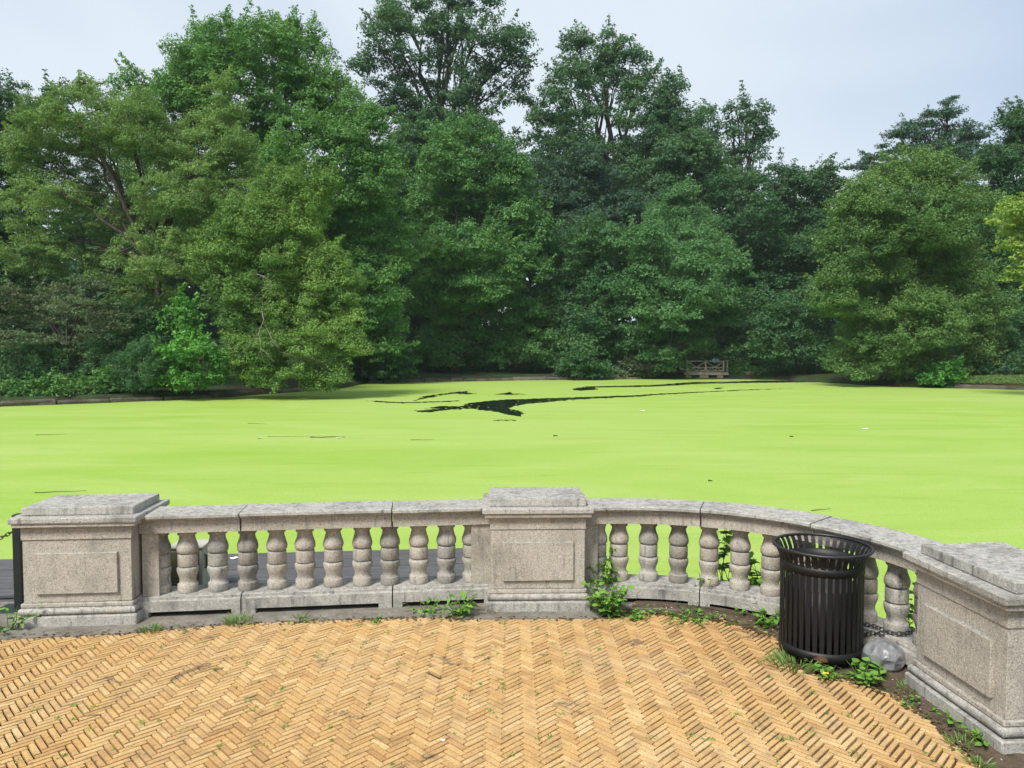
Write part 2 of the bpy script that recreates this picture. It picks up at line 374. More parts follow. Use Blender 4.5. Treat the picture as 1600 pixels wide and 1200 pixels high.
# rafts of weed drifting in the open water stay as islands
isl = MB()
for k in range(420):
    h = rr_.choice(hol[:1] + hol[4:5] + hol[2:3]); cx, cy = rr_.choice(h); cx += rr_.uniform(-1.5, 1.5); cy += rr_.uniform(-1, 1)
    if not inside(np.array([[cx, cy]]), h)[0]: continue
    n = 7; rx, ry = rr_.uniform(.03, .13), rr_.uniform(.03, .22)
    isl.add([(cx + rx * math.cos(6.283 * q / n) * rr_.uniform(.6, 1.2), cy + ry * math.sin(6.283 * q / n) * rr_.uniform(.6, 1.2), WATER - .003) for q in range(n)], [tuple(range(n))])
m = MB(); m.add([(p[0], p[1], WATER) for p in cv], [f for f, d in zip(cf, dead) if not d]); m.add(isl.v, isl.f)
me = bpy.data.meshes.new('duckweed'); me.from_pydata(m.v, [], m.f); me.update()
bm = bmesh.new(); bm.from_mesh(me)
for f in bm.faces:
    if f.normal.z < 0: f.normal_flip()
bm.to_mesh(me); bm.free()
tag(obj('duckweed', me, M['duckweed']), 'bright green duckweed covering the pond', 'duckweed', kind='stuff')

# ------------------------------------------------------------------ plaza: bedding, concrete footing, soil strip, bricks
ARC_C, ARC_R = (.986, 4.565), 1.944
def arc(th, r=ARC_R): return (ARC_C[0] + r * math.sin(th), ARC_C[1] + r * math.cos(th))
def left_line(x): return 6.16 + (x + 2.97) * .121
edge = [(-14, 5.3), (-4.9, 6.35), (-3.1, 6.5), (-.3, 6.86), (.7, 6.88)] + [arc(R(t), ARC_R + .34) for t in range(0, 86, 6)] + [(3.45, 3.6), (5, 2.6), (14, 2.2)]
def slab(name, poly, z0, z1, mat, parent=None):
    n = len(poly); b = MB()
    b.add([(x, y, z1) for x, y in poly] + [(x, y, z0) for x, y in poly], [tuple(range(n))] + [(i, i + n, (i + 1) % n + n, (i + 1) % n) for i in range(n)])
    return b.build(name, mat, parent)
plaza = tag(slab('plaza', edge + [(14, -14), (-14, -14)], -1.1, -.022, M['sand']), kind='structure')
foot = [(-14, 4.95), (-4.2, 5.50), (-2.95, 5.67), (-2.85, 5.72), (-2.3, 5.86), (-1.26, 5.98), (-.52, 6.02), (-.42, 5.965), (.80, 5.99), (.95, 6.2), (1.3, 6.2), (1.6, 6.1)] + [arc(R(t), ARC_R - .17) for t in (24, 40, 60, 80, 88)] + [(3.2, 4.4), (3.42, 4.4)] + [arc(R(t), ARC_R + .33) for t in range(84, -1, -6)] + [(.7, 6.87), (-.3, 6.85), (-3.1, 6.49), (-4.9, 6.34), (-14, 5.29)]
tag(slab('concrete_footing', foot, -.3, .007, M['concrete']), kind='structure')
# uneven earth between the curved wall and the bricks
sp = [(.98, 6.16), (1.35, 6.14), (1.7, 6.0), (2.0, 5.75), (2.05, 5.35), (2.0, 5.1), (2.3, 4.85), (2.44, 4.66), (2.52, 4.3), (2.5, 3.9), (2.42, 3.3), (2.3, 2.6)]
outer = [arc(R(t), ARC_R - .10) for t in (4, 12, 22, 33, 44, 54, 64, 74)] + [(2.72, 4.75), (2.78, 4.3), (2.9, 3.8), (3.2, 2.6)]
b = MB(); NS = 9; V = []
for i, (p, q) in enumerate(zip(sp, outer)):
    for j in range(NS):
        t = j / (NS - 1); V.append((p[0] + (q[0] - p[0]) * t + random.uniform(-.02, .02), p[1] + (q[1] - p[1]) * t + random.uniform(-.02, .02), -.010 + .030 * math.sin(min(1, t * 1.4) * math.pi / 2) + random.uniform(-.006, .008)))
b.add(V, [(i * NS + j, i * NS + j + 1, (i + 1) * NS + j + 1, (i + 1) * NS + j) for i in range(len(sp) - 1) for j in range(NS - 1)], True)
tag(b.build('soil_strip', M['soil']), 'strip of bare brown soil along the curved balustrade', 'soil', kind='stuff')

BL, BW, BG = .150, .0415, .0076
brick_poly = [(-14, 5.0), (-4.2, 5.60), (-2.95, 5.75), (-2.32, 5.90), (-1.26, 6.02), (-.52, 6.06), (-.42, 6.03), (.8, 6.05), (.97, 6.18), (1.3, 6.15), (1.58, 6.05), (1.85, 5.88), (2.05, 5.67), (2.0, 5.08), (2.25, 4.93), (2.44, 4.68), (2.51, 4.27), (2.48, 3.86), (2.40, 3.3), (2.2, 2.0), (2.2, .9), (-14, .9)]
def herring():
    res = []; c, s = math.cos(R(45)), math.sin(R(45))
    for i in range(-150, 151):
        for j in range(-46, 47):
            ox, oy = i * BW + j * BL, i * BW - j * BL
            for (x0, y0, vert) in ((ox, oy, 0), (ox, oy + BW, 1)):
                cx, cy = (x0 + BL / 2, y0 + BW / 2) if not vert else (x0 + BW / 2, y0 + BL / 2)
                X_, Y_ = cx * c - cy * s - .035, cx * s + cy * c + 3.6
                if -6.2 < X_ < 2.7 and 1.6 < Y_ < 6.25: res.append((X_, Y_, R(45) + (R(90) if vert else 0)))
    return res
bricks = herring(); arr = np.array([(x, y) for x, y, _ in bricks]); keep = inside(arr, np.array(brick_poly))
def brick_data(L, W, tone, k):
    rr = random.Random(k); b = MB(); hx, hy, ch = L / 2, W / 2, .0022
    g = lambda q: q + rr.uniform(-.0009, .0009)
    rings = [[(-hx, -hy, -.05), (hx, -hy, -.05), (hx, hy, -.05), (-hx, hy, -.05)], [(g(-hx), g(-hy), -.003), (g(hx), g(-hy), -.003), (g(hx), g(hy), -.003), (g(-hx), g(hy), -.003)],
             [(g(-hx + ch), g(-hy + ch), g(0)), (g(hx - ch), g(-hy + ch), g(0)), (g(hx - ch), g(hy - ch), g(0)), (g(-hx + ch), g(hy - ch), g(0))]]
    vs = [p for r in rings for p in r]
    fs = [(8, 9, 10, 11)] + [(q * 4 + i, q * 4 + (i + 1) % 4, q * 4 + 4 + (i + 1) % 4, q * 4 + 4 + i) for q in range(2) for i in range(4)]
    return vs, fs
def tone_of(rr): return min(.95, max(.05, rr.gauss(.57, .17)))
rb = random.Random(21); placed = []
for k, ((x, y, a_), ok) in enumerate(zip(bricks, keep)):
    if not ok: continue
    if rb.random() < .0006: continue                                 # a few bricks are missing
    if math.hypot(x + .545, y - 4.94) < .05: continue
    tn = tone_of(rb); tn = min(.95, tn + .10 * math.sin(x * 1.1) * math.cos(y * 1.7))
    if abs(x + .157) < .03 and abs(y - 4.66) < .027: tn = 1.0                 # one clear orange brick
    px = 800 + x / y * FPX; vis = -30 < px < 1630 and y > 3.4
    wide = 1.0 + .55 * max(0, min(1, (-x - .9) / 2.2)) + .6 * max(0, min(1, (x - .7) / 1.3))               # joints open up towards the far end of the terrace
    placed.append((y if vis else 99, x, y, a_ + rb.gauss(0, .012), rb.gauss(0, .0011), rb.gauss(0, .014 * wide), rb.gauss(0, .008), tn, wide))
placed.sort()
variants = []
for k in range(24):
    vs_, fs_ = brick_data(BL - BG, BW - BG, 0, k); tn = k / 23 * .9 + .05
    meb = mesh_np('brick', vs_, [f for f in fs_], [tn] * len(fs_)); meb.materials.append(M['brick']); variants.append(meb)
me_or = variants[0].copy(); me_or.attributes['tone'].data.foreach_set('value', np.ones(len(me_or.polygons), np.float32))
BV, BF, BT = [], [], []
for k, (_, x, y, a_, dz, tx, ty, tn, wide) in enumerate(placed):
    mtx = Matrix.Translation((x, y, dz)) @ Matrix.Rotation(a_, 4, 'Z') @ Matrix.Rotation(tx, 4, 'X') @ Matrix.Rotation(ty * .35, 4, 'Y')
    if k < 300:
        o = obj('brick', me_or if tn == 1.0 else variants[min(23, max(0, int(round((tn - .05) / .9 * 23))))], None, plaza); o.matrix_local = mtx
    else:
        vs_, fs_ = brick_data(BL - BG, BW - BG * (1 + 1.3 * (wide - 1)), 0, k); o0 = len(BV)
        BV += [tuple(mtx @ Vector(v)) for v in vs_]; BF += [tuple(i + o0 for i in f) for f in fs_]; BT += [tn] * len(fs_)
tag(obj('brick_paving', mesh_np('brick_paving', BV, BF, BT), M['brick'], plaza), kind='stuff')

# ------------------------------------------------------------------ balustrade
def pedestal(loc, rz, wd, label):
    root = tag(empty('pedestal', (loc[0], loc[1], 0), rz), label, 'pedestal', 'stone pedestals of the balustrade'); D = .68; sc = wd / .89
    g, g2 = M['granite'], M['granite2']
    def blk(name, W, Dp, z0, z1, ch, mat, par=root, y=0.0, jit=.0015):
        b = MB(); b.box((0, y, (z0 + z1) / 2), (W * sc, Dp, z1 - z0), ch, 0, jit); return b.build(name, mat, par)
    blk('plinth', .89, D, -.02, .088, .008, g2)
    b = MB(); hw, hd = .865 * sc / 2, .655 / 2                        # rounded torus course
    for k in range(9):
        t = math.pi * k / 8; o_ = .028 * (math.sin(t) - 1); z = .091 + .03 * (1 - math.cos(t))
        x, y = hw + o_, hd + o_; b.v += [(-x, -y, z), (x, -y, z), (x, y, z), (-x, y, z)]
    for k in range(8):
        for i in range(4): b.f.append((k * 4 + i, k * 4 + (i + 1) % 4, k * 4 + 4 + (i + 1) % 4, k * 4 + 4 + i)); b.sm.append(False)
    b.f += [(3, 2, 1, 0), (32, 33, 34, 35)]; b.sm += [False, False]
    b.build('torus_moulding', g2, root)
    blk('fillet', .83, .62, .152, .186, .006, g)
    sh = blk('shaft', .80, .58, .187, .694, .004, g)
    blk('panel', .604, .028, .262, .592, .004, g, sh, -.29 - .008)
    blk('frieze', .815, .595, .697, .805, .004, g)
    blk('cornice_bed', .905, .685, .806, .838, .006, g)
    blk('cornice', .94, .715, .839, .886, .008, g2)
    top = MB(); top.box((0, .01, .9195), (.825 * sc, .555, .065), .007, 0, .002); top.build('cap_block', g2, root)
    return root
pedestal((.205 + .008, 6.135 + .34), R(1.5), .89, 'stone pedestal with a raised panel at the middle, between straight and curved railings')
pedestal((-3.49 - .03, 5.795 + .345), R(5), .93, 'stone pedestal standing beside the dark green post at the dock')
pedestal((2.63 + .335, 4.335 + .03), R(-86), .885, 'stone pedestal seen at an angle next to the grey plastic bag')

BPROF = [(0, .086), (.004, .088), (.064, .088), (.069, .085), (.072, .074), (.095, .0695), (.115, .071), (.14, .080), (.165, .0895), (.19, .0925), (.205, .090), (.212, .083), (.214, .070), (.221, .070), (.223, .081), (.228, .084), (.316, .0835), (.322, .081),
         (.324, .069), (.331, .069), (.334, .083), (.345, .090), (.37, .0925), (.395, .088), (.42, .079), (.445, .071), (.468, .0665), (.482, .068), (.486, .078), (.492, .081), (.53, .082)]
BPROF = [(z, r * .95) for z, r in BPROF]
bal_meshes = []
M['granite3'] = mat_granite('granite darkened', (.255, .238, .205), 1.2, 5.7)
for k in range(5):
    b = MB(); rr = random.Random(k); b.lathe([(z, r + rr.uniform(-.0012, .0012)) for z, r in BPROF], (0, 0, 0), 22); mb_ = b.mesh('baluster')
    mb_.materials.append(M['granite'] if k < 3 else M['granite2'] if k == 3 else M['granite3']); bal_meshes.append(mb_)
Z0, Z1 = .17, .70
def railing(label, stones, pathf, balus, piers):
    """stones: list of (s0, s1); pathf(s) -> point, outward normal (away from the plaza)"""
    root = tag(empty('balustrade', (*pathf(stones[0][0])[0], 0)), label, 'balustrade', 'stone balustrade railings'); inv = Vector(root.location)
    def swept(name, prof, s0, s1, mat):
        n = max(2, int(abs(s1 - s0) / .07)); b = MB(); ps, ns = [], []
        for i in range(n + 1):
            p, nn = pathf(s0 + (s1 - s0) * i / n); ps.append((p[0] - inv.x, p[1] - inv.y)); ns.append(nn)
        b.sweep(prof, ps, ns); return b.build(name, mat, root)
    for i, (s0, s1) in enumerate(stones):
        g = .005
        dz = (.0, .004, -.002)[i % 3]
        swept('coping_stone', [(-.166, .812 + dz), (-.166, .827 + dz), (-.190, .832 + dz), (-.190, .853 + dz), (-.182, .860 + dz), (.15, .868 + dz), (.17, .86 + dz), (.17, .812 + dz)], s0 + g, s1 - g, M['granite2'])
        swept('frieze_beam', [(-.135, Z1), (-.135, .811), (.13, .811), (.13, Z1)], s0 + g * 1.4, s1 - g * 1.4, M['granite'])
        bs = swept('base_stone', [(-.17, .052), (-.17, .138), (-.145, .146), (-.145, .166), (-.138, Z0), (.145, Z0), (.145, .052)], s0 + g, s1 - g, M['granite2'])
        L = s1 - s0
        for q0, q1 in ((s0 + g, s0 + g + L * .09), (s1 - g - L * .09, s1 - g)):            # feet leave a drainage slot under the stone
            swept('foot_block', [(-.169, -.02), (-.169, .0515), (.144, .0515), (.144, -.02)], q0, q1, M['granite2'])
    for k, s in enumerate(balus):
        p, nn = pathf(s); o = obj('baluster', bal_meshes[4 if k in (3, 8) else (k * 7 + 3) % 10 % 4], None, root); o.location = (p[0] - inv.x, p[1] - inv.y, Z0 + .0005); o.rotation_euler = (0, 0, k * 1.7)
    for s0, s1 in piers: swept('end_pier', [(-.115, Z0 + .001), (-.115, Z1 - .001), (.115, Z1 - .001), (.115, Z0 + .001)], s0, s1, M['granite'])
    return root
LD = Vector((1, .121)).normalized()
def left_path(s): return ((-3.10 + LD.x * s, left_line(-3.10) + LD.y * s), (-LD.y, LD.x))
LT = 2.92 / LD.x
sj = [(x + 3.10) / LD.x for x in (-2.29, -1.045)]
lb = [(on_z(px, py, Z0).x + 3.10 - .01) / LD.x for px, py in ((245, 930), (289, 928), (336, 927), (383, 925.5), (429, 924), (474, 922), (519, 920), (565, 918), (608, 917.5), (654, 915.5), (698, 913), (738, 912))]
railing('straight run of stone balustrade with the dock behind it', [(0, sj[0]), (sj[0], sj[1]), (sj[1], LT)], left_path, lb, [(.02, .15), (LT - .19, LT - .012)])
def arc_path(s):
    t = R(-11.4) + s / ARC_R; return (arc(t), (math.sin(t), math.cos(t)))
def sa(deg): return R(deg + 11.4) * ARC_R
railing('curved run of stone balustrade behind the black trash can', [(0, sa(20.5)), (sa(20.5), sa(50)), (sa(50), sa(82))], arc_path, [sa(-6.6)] + [sa(-.9 + 7.72 * k) for k in range(0, 11)], [(.012, .135), (sa(80.2), sa(82))])

# ------------------------------------------------------------------ trash can
CAN = (2.235, 5.25)
def trash_can():
    root = tag(empty('trash_can', (*CAN, .035)), 'black slatted steel trash can with a flared rim', 'trash can'); n = 38; r = .275
    b = MB()
    path = [(.03, r), (.61, r), (.66, r + .002), (.70, r + .012), (.74, r + .030), (.768, r + .050)]
    w2 = .0150
    for z, rad in path: b.v += [(rad, -w2, z), (rad + .006, -w2, z), (rad + .006, w2, z), (rad, w2, z)]
    for k in range(len(path) - 1):
        for i in range(4): b.f.append((k * 4 + i, k * 4 + (i + 1) % 4, k * 4 + 4 + (i + 1) % 4, k * 4 + 4 + i)); b.sm.append(False)
    b.f += [(3, 2, 1, 0), tuple(len(b.v) - 4 + q for q in range(4))]; b.sm += [False, False]
    sl = b.mesh('slat'); sl.materials.append(M['blackdusty'])
    for k in range(n):
        o = obj('slat', sl, None, root); o.rotation_euler = (0, 0, 2 * math.pi * (k + .3) / n)
    def band(name, z0, z1, ro, mat, par=root):
        b = MB(); b.lathe([(z0, ro - .004), (z0, ro + .009), (z1, ro + .009), (z1, ro - .004), (z0, ro - .004)], n=64, caps=False); return b.build(name, mat, par)
    band('upper_band', .615, .680, r + .002, M['blackdusty']); lo = band('lower_band', .022, .085, r + .001, M['blackdusty'])
    b = MB(); rp_ = r + .054; K = 64
    b.tube([(rp_ * math.cos(6.28319 * k / K), rp_ * math.sin(6.28319 * k / K), .773) for k in range(K + 1)], .011, 8, cap=False); b.build('rim', M['black'], root)
    b = MB(); b.lathe([(.10, .02), (.10, .235), (.50, .25), (.50, .243), (.115, .228), (.115, .02)], n=40, caps=False); b.build('inner_bin', M['liner'], root)
    b = MB(); b.lathe([(.03, .0), (.03, r - .006), (.045, r - .006), (.045, 0)], n=40, caps=False); b.build('floor_plate', M['black'], root)
    for k in range(4):
        t = R(45 + 90 * k); b = MB(); b.lathe([(-.045, .028), (.021, .028), (.03, .014)], (math.cos(t) * .23, math.sin(t) * .23, 0), 12); b.build('foot', M['black'], root)
    # rust patch worn through the paint of the lower band
    b = MB(); t0 = math.atan2(-CAN[1], -CAN[0]) + .02; pts = []
    N = 12
    for i in range(N + 1):
        t = t0 + (i / N - .5) * .30; lo_ = .030 + .012 * random.random(); hi = .066 + .014 * random.random() - .02 * abs(i / N - .5) * 2
        pts += [((r + .0115) * math.cos(t), (r + .0115) * math.sin(t), lo_), ((r + .0115) * math.cos(t), (r + .0115) * math.sin(t), max(hi, lo_ + .004))]
    b.add(pts, [(2 * i, 2 * i + 2, 2 * i + 3, 2 * i + 1) for i in range(N)]); tag(b.build('rust_patch', M['rust'], lo), 'rusty worn patch on the lower band')
trash_can()

# chain that ties the can to a baluster
def links(root, path, ll, rr, wire, mat):
    path = [Vector(p) for p in path]; seg = [(b_ - a_).length for a_, b_ in zip(path, path[1:])]; tot = sum(seg); n = max(2, int(tot / (ll * .74)))
    b = MB(); K = 14
    pts = []
    for k in range(K + 1):
        t = 2 * math.pi * k / K; x = math.cos(t) * rr + (ll / 2 - rr) * (1 if math.cos(t) > 0 else -1); pts.append((x, math.sin(t) * rr, 0))
    b.tube(pts, wire, 5, cap=False); me_ = b.mesh('chain_link'); me_.materials.append(mat)
    for i in range(n):
        s = (i + .5) / n * tot; k = 0
        while k < len(seg) - 1 and s > seg[k]: s -= seg[k]; k += 1
        d = (path[k + 1] - path[k]); p = path[k] + d * (s / seg[k])
        o = obj('chain_link', me_, None, root); o.matrix_local = Matrix.Translation(p) @ d.to_track_quat('X', 'Z').to_matrix().to_4x4() @ Matrix.Rotation(R(90) * (i % 2) + random.uniform(-.3, .3), 4, 'X')
root = tag(empty('chain', (2.5, 5.3, .17)), 'dark steel chain running from the trash can around a baluster foot', 'chain')
c0 = Vector((2.5, 5.3, .17))
t1 = R(-.9 + 7.72 * 9)
bc = Vector((*arc(t1), 0)); nb = Vector((math.sin(t1), math.cos(t1), 0)); tb = Vector((math.cos(t1), -math.sin(t1), 0))
cp = [Vector((2.50, 5.52, .12)), Vector((2.56, 5.46, .17)), bc - tb * .06 - nb * .125 + Vector((0, 0, .2)), bc + tb * .02 - nb * .12 + Vector((0, 0, .19)), bc + tb * .09 - nb * .08 + Vector((0, 0, .195)), bc + tb * .115 + Vector((0, 0, .2)), bc + tb * .08 + nb * .08 + Vector((0, 0, .2))]
links(root, [p - c0 for p in cp], .040, .012, .0045, M['chain'])
cp = [Vector((2.50, 5.50, .07)), Vector((2.53, 5.40, .13)), Vector((2.58, 5.30, .155)), bc - nb * .155 + tb * .03 + Vector((0, 0, .185))]
links(root, [p - c0 for p in cp], .040, .012, .0045, M['chain'])

# grey plastic bag
b = MB(); NU, NV = 40, 22; rg = np.random.default_rng(5)
kd = rg.normal(size=(16, 3)); kd /= np.linalg.norm(kd, axis=1)[:, None]
for j in range(NV + 1):
    for i in range(NU):
        th, ph = 2 * math.pi * i / NU, math.pi * j / NV
        d = np.array([math.sin(ph) * math.cos(th), math.sin(ph) * math.sin(th), -math.cos(ph)])
        q = 1.0
        for n_, k_ in enumerate(kd): q = min(q, (.86 + .012 * n_) / max(.05, d @ k_) if d @ k_ > .8 else q)   # flattened facets of taut film
        q += .025 * math.sin(9 * th + 3 * d[2]) * math.sin(ph) + .018 * math.sin(17 * d[0] - 9 * d[2])
        z = d[2] * .115 * q; z = z if z > -.085 else -.085 + (z + .085) * .15
        b.v.append((d[0] * .145 * q, d[1] * .135 * q, z + .088))
b.f = [(j * NU + i, j * NU + (i + 1) % NU, (j + 1) * NU + (i + 1) % NU, (j + 1) * NU + i) for j in range(NV) for i in range(NU)]; b.sm = [True] * len(b.f)
bag = b.build('plastic_bag', M['bag']); bag.location = (2.575, 5.03, .0); bag.rotation_euler = (0, R(4), R(20))
tag(bag, 'grey stuffed plastic bag lying beside the trash can', 'bag')

# ------------------------------------------------------------------ dock, post, electric box
dock = tag(empty('dock', (-3.5, 7.4, -.1)), 'grey plank dock floating behind the straight balustrade', 'dock')
def dock_far(x): return 8.1 + (x + 5.7) * .093
DX0, DX1 = -11.0, .30; off = Vector((-3.5, 7.4, -.1)); wpl = .218; sl_ = math.atan(.093)
for k in range(9):
    c_ = Vector(((DX0 + DX1) / 2, dock_far((DX0 + DX1) / 2) - wpl * (k + .5), -.118)) - off
    L = (DX1 - DX0) / math.cos(sl_)
    for q, (u0, u1) in enumerate(((0, .37 + .1 * (k % 3)), (.37 + .1 * (k % 3), 1))):
        b = MB(); mid = (u0 + u1) / 2 - .5
        b.box((c_.x + math.cos(sl_) * L * mid, c_.y + math.sin(sl_) * L * mid, c_.z + random.uniform(-.003, .003) - (.035 if k == 6 else 0)), (L * (u1 - u0) - .006, wpl - .022, .036), .004, sl_); b.build('plank', M['deck'], dock)
for k in range(3):
    b = MB(); c_ = Vector(((DX0 + DX1) / 2, dock_far((DX0 + DX1) / 2) - .12 - k * .8, -.26)) - off
    b.box(c_, ((DX1 - DX0) - .1, .09, .22), .005, sl_); b.build('joist', M['deck_dark'], dock)

post = tag(empty('steel_post', (-4.21, 6.22, 0)), 'dark green square steel post beside the stone pedestal', 'post')
b = MB(); b.box((0, 0, .41), (.07, .07, .82), .004); b.build('shaft', M['post'], post)
b = MB(); b.box((-.05, -.02, .006), (.26, .24, .012), .003); b.build('base_plate', M['post'], post)
for sx in (-1, 1):
    b = MB(); b.lathe([(.012, .012), (.024, .012), (.028, .006)], (-.05 + sx * .1, -.11, 0), 8); b.build('bolt', M['post'], post)
ch = tag(empty('chain', (-4.2, 6.24, .69)), 'thin chain hanging from the dark green post out over the dock', 'chain')
links(ch, [(-.0, 0, 0), (-.08, 0, -.03), (-.2, .01, -.09), (-.38, .02, -.15), (-.6, .03, -.18), (-.9, .04, -.17)], .05, .013, .0042, M['chain'])

ebox = tag(empty('electric_box', (-3.09, 7.0, -.1), R(4)), 'beige utility box with louvres, shade painted on its front, behind the balusters', 'utility box')
b = MB(); b.box((0, 0, .225), (.30, .24, .43), .006); b.build('body', M['pale'], ebox)
b = MB(); b.box((-.012, -.124, .22), (.262, .012, .40), .004); fp = b.build('front_panel', M['olive'], ebox)  # front panel painted darker as if in shade
for k in range(5):
    b = MB(); b.box((-.02, -.134, .06 + k * .028), (.17, .014, .014), .004); b.build('louvre', M['olive'], fp)
for k in range(4):
    b = MB(); b.lathe([(0, .007), (.003, .006)], (0, 0, 0), 10); o = b.build('vent_hole', M['liner'], fp); o.location = (-.03 - .035 * (k % 2), -.130, .36 - .035 * (k // 2)); o.rotation_euler = (R(90), 0, 0)
b = MB(); b.box((0, 0, .452), (.325, .27, .026), .008); b.build('lid', M['pale'], ebox)
b = MB(); b.tube([(.152, -.06, .37), (.166, -.06, .36), (.166, -.06, .25), (.152, -.06, .24)], .008, 6); b.build('handle', M['black'], ebox)

# ------------------------------------------------------------------ trees
def leaves_np(rng, C, CR, n, size, flat=.62, droop=.35, wid=.58, up=.55, rnd=.55, ctone=None, tri=False):
    """leaf faces spread through clumps: centres C, radii CR, n leaves each"""
    N = len(C); idx = np.repeat(np.arange(N), n); Mn = len(idx)
    d = rng.normal(size=(Mn, 3)); d /= np.linalg.norm(d, axis=1)[:, None]
    off = d * (rng.random(Mn) ** .42)[:, None]
    off[:, 2] = np.where(off[:, 2] < 0, off[:, 2] * .55, off[:, 2]) * flat - droop * (off[:, 0] ** 2 + off[:, 1] ** 2)
    Pp = C[idx] + off * CR[idx][:, None]
    nn = d * .65 + np.array([0, 0, up]) + rng.normal(size=(Mn, 3)) * rnd
    nn /= np.linalg.norm(nn, axis=1)[:, None]
    t = np.cross(nn, rng.normal(size=(Mn, 3))); t /= np.linalg.norm(t, axis=1)[:, None]
    bb = np.cross(nn, t); l = size * rng.uniform(.65, 1.3, Mn)[:, None]
    fold = nn * l * rng.uniform(-.05, .22, (Mn, 1))
    a0 = Pp - t * l * .5; a1 = Pp + bb * l * wid * .5 + fold + t * l * .05; a2 = Pp + t * l * .5 - np.array([0, 0, 1]) * l * .12; a3 = Pp - bb * l * wid * .5 + fold + t * l * .05
    if tri: V = np.stack([a0 + bb * l * wid * .5, a0 - bb * l * wid * .38 + fold, a2], 1).reshape(-1, 3); F = np.arange(Mn * 3).reshape(-1, 3)
    else: V = np.stack([a0, a1, a2, a3], 1).reshape(-1, 3); F = np.arange(Mn * 4).reshape(-1, 4)
    tn = np.clip((ctone[idx] if ctone is not None else .5) + rng.normal(0, .09, Mn), 0, 1)
    return V, F, tn

def bent(p, q, rng, k=5, wob=.06, sag=0.0):
    p, q = Vector(p), Vector(q); L = (q - p).length; r = []
    for i in range(k + 1):
        t = i / k; v = p.lerp(q, t); s = math.sin(math.pi * t) * L
        v += Vector((rng.normal() * wob * .5 * L * (t * (1 - t) * 2), rng.normal() * wob * .5 * L * (t * (1 - t) * 2), sag * s + rng.normal() * wob * .3 * L * (t * (1 - t)))); r.append(v)
    return r

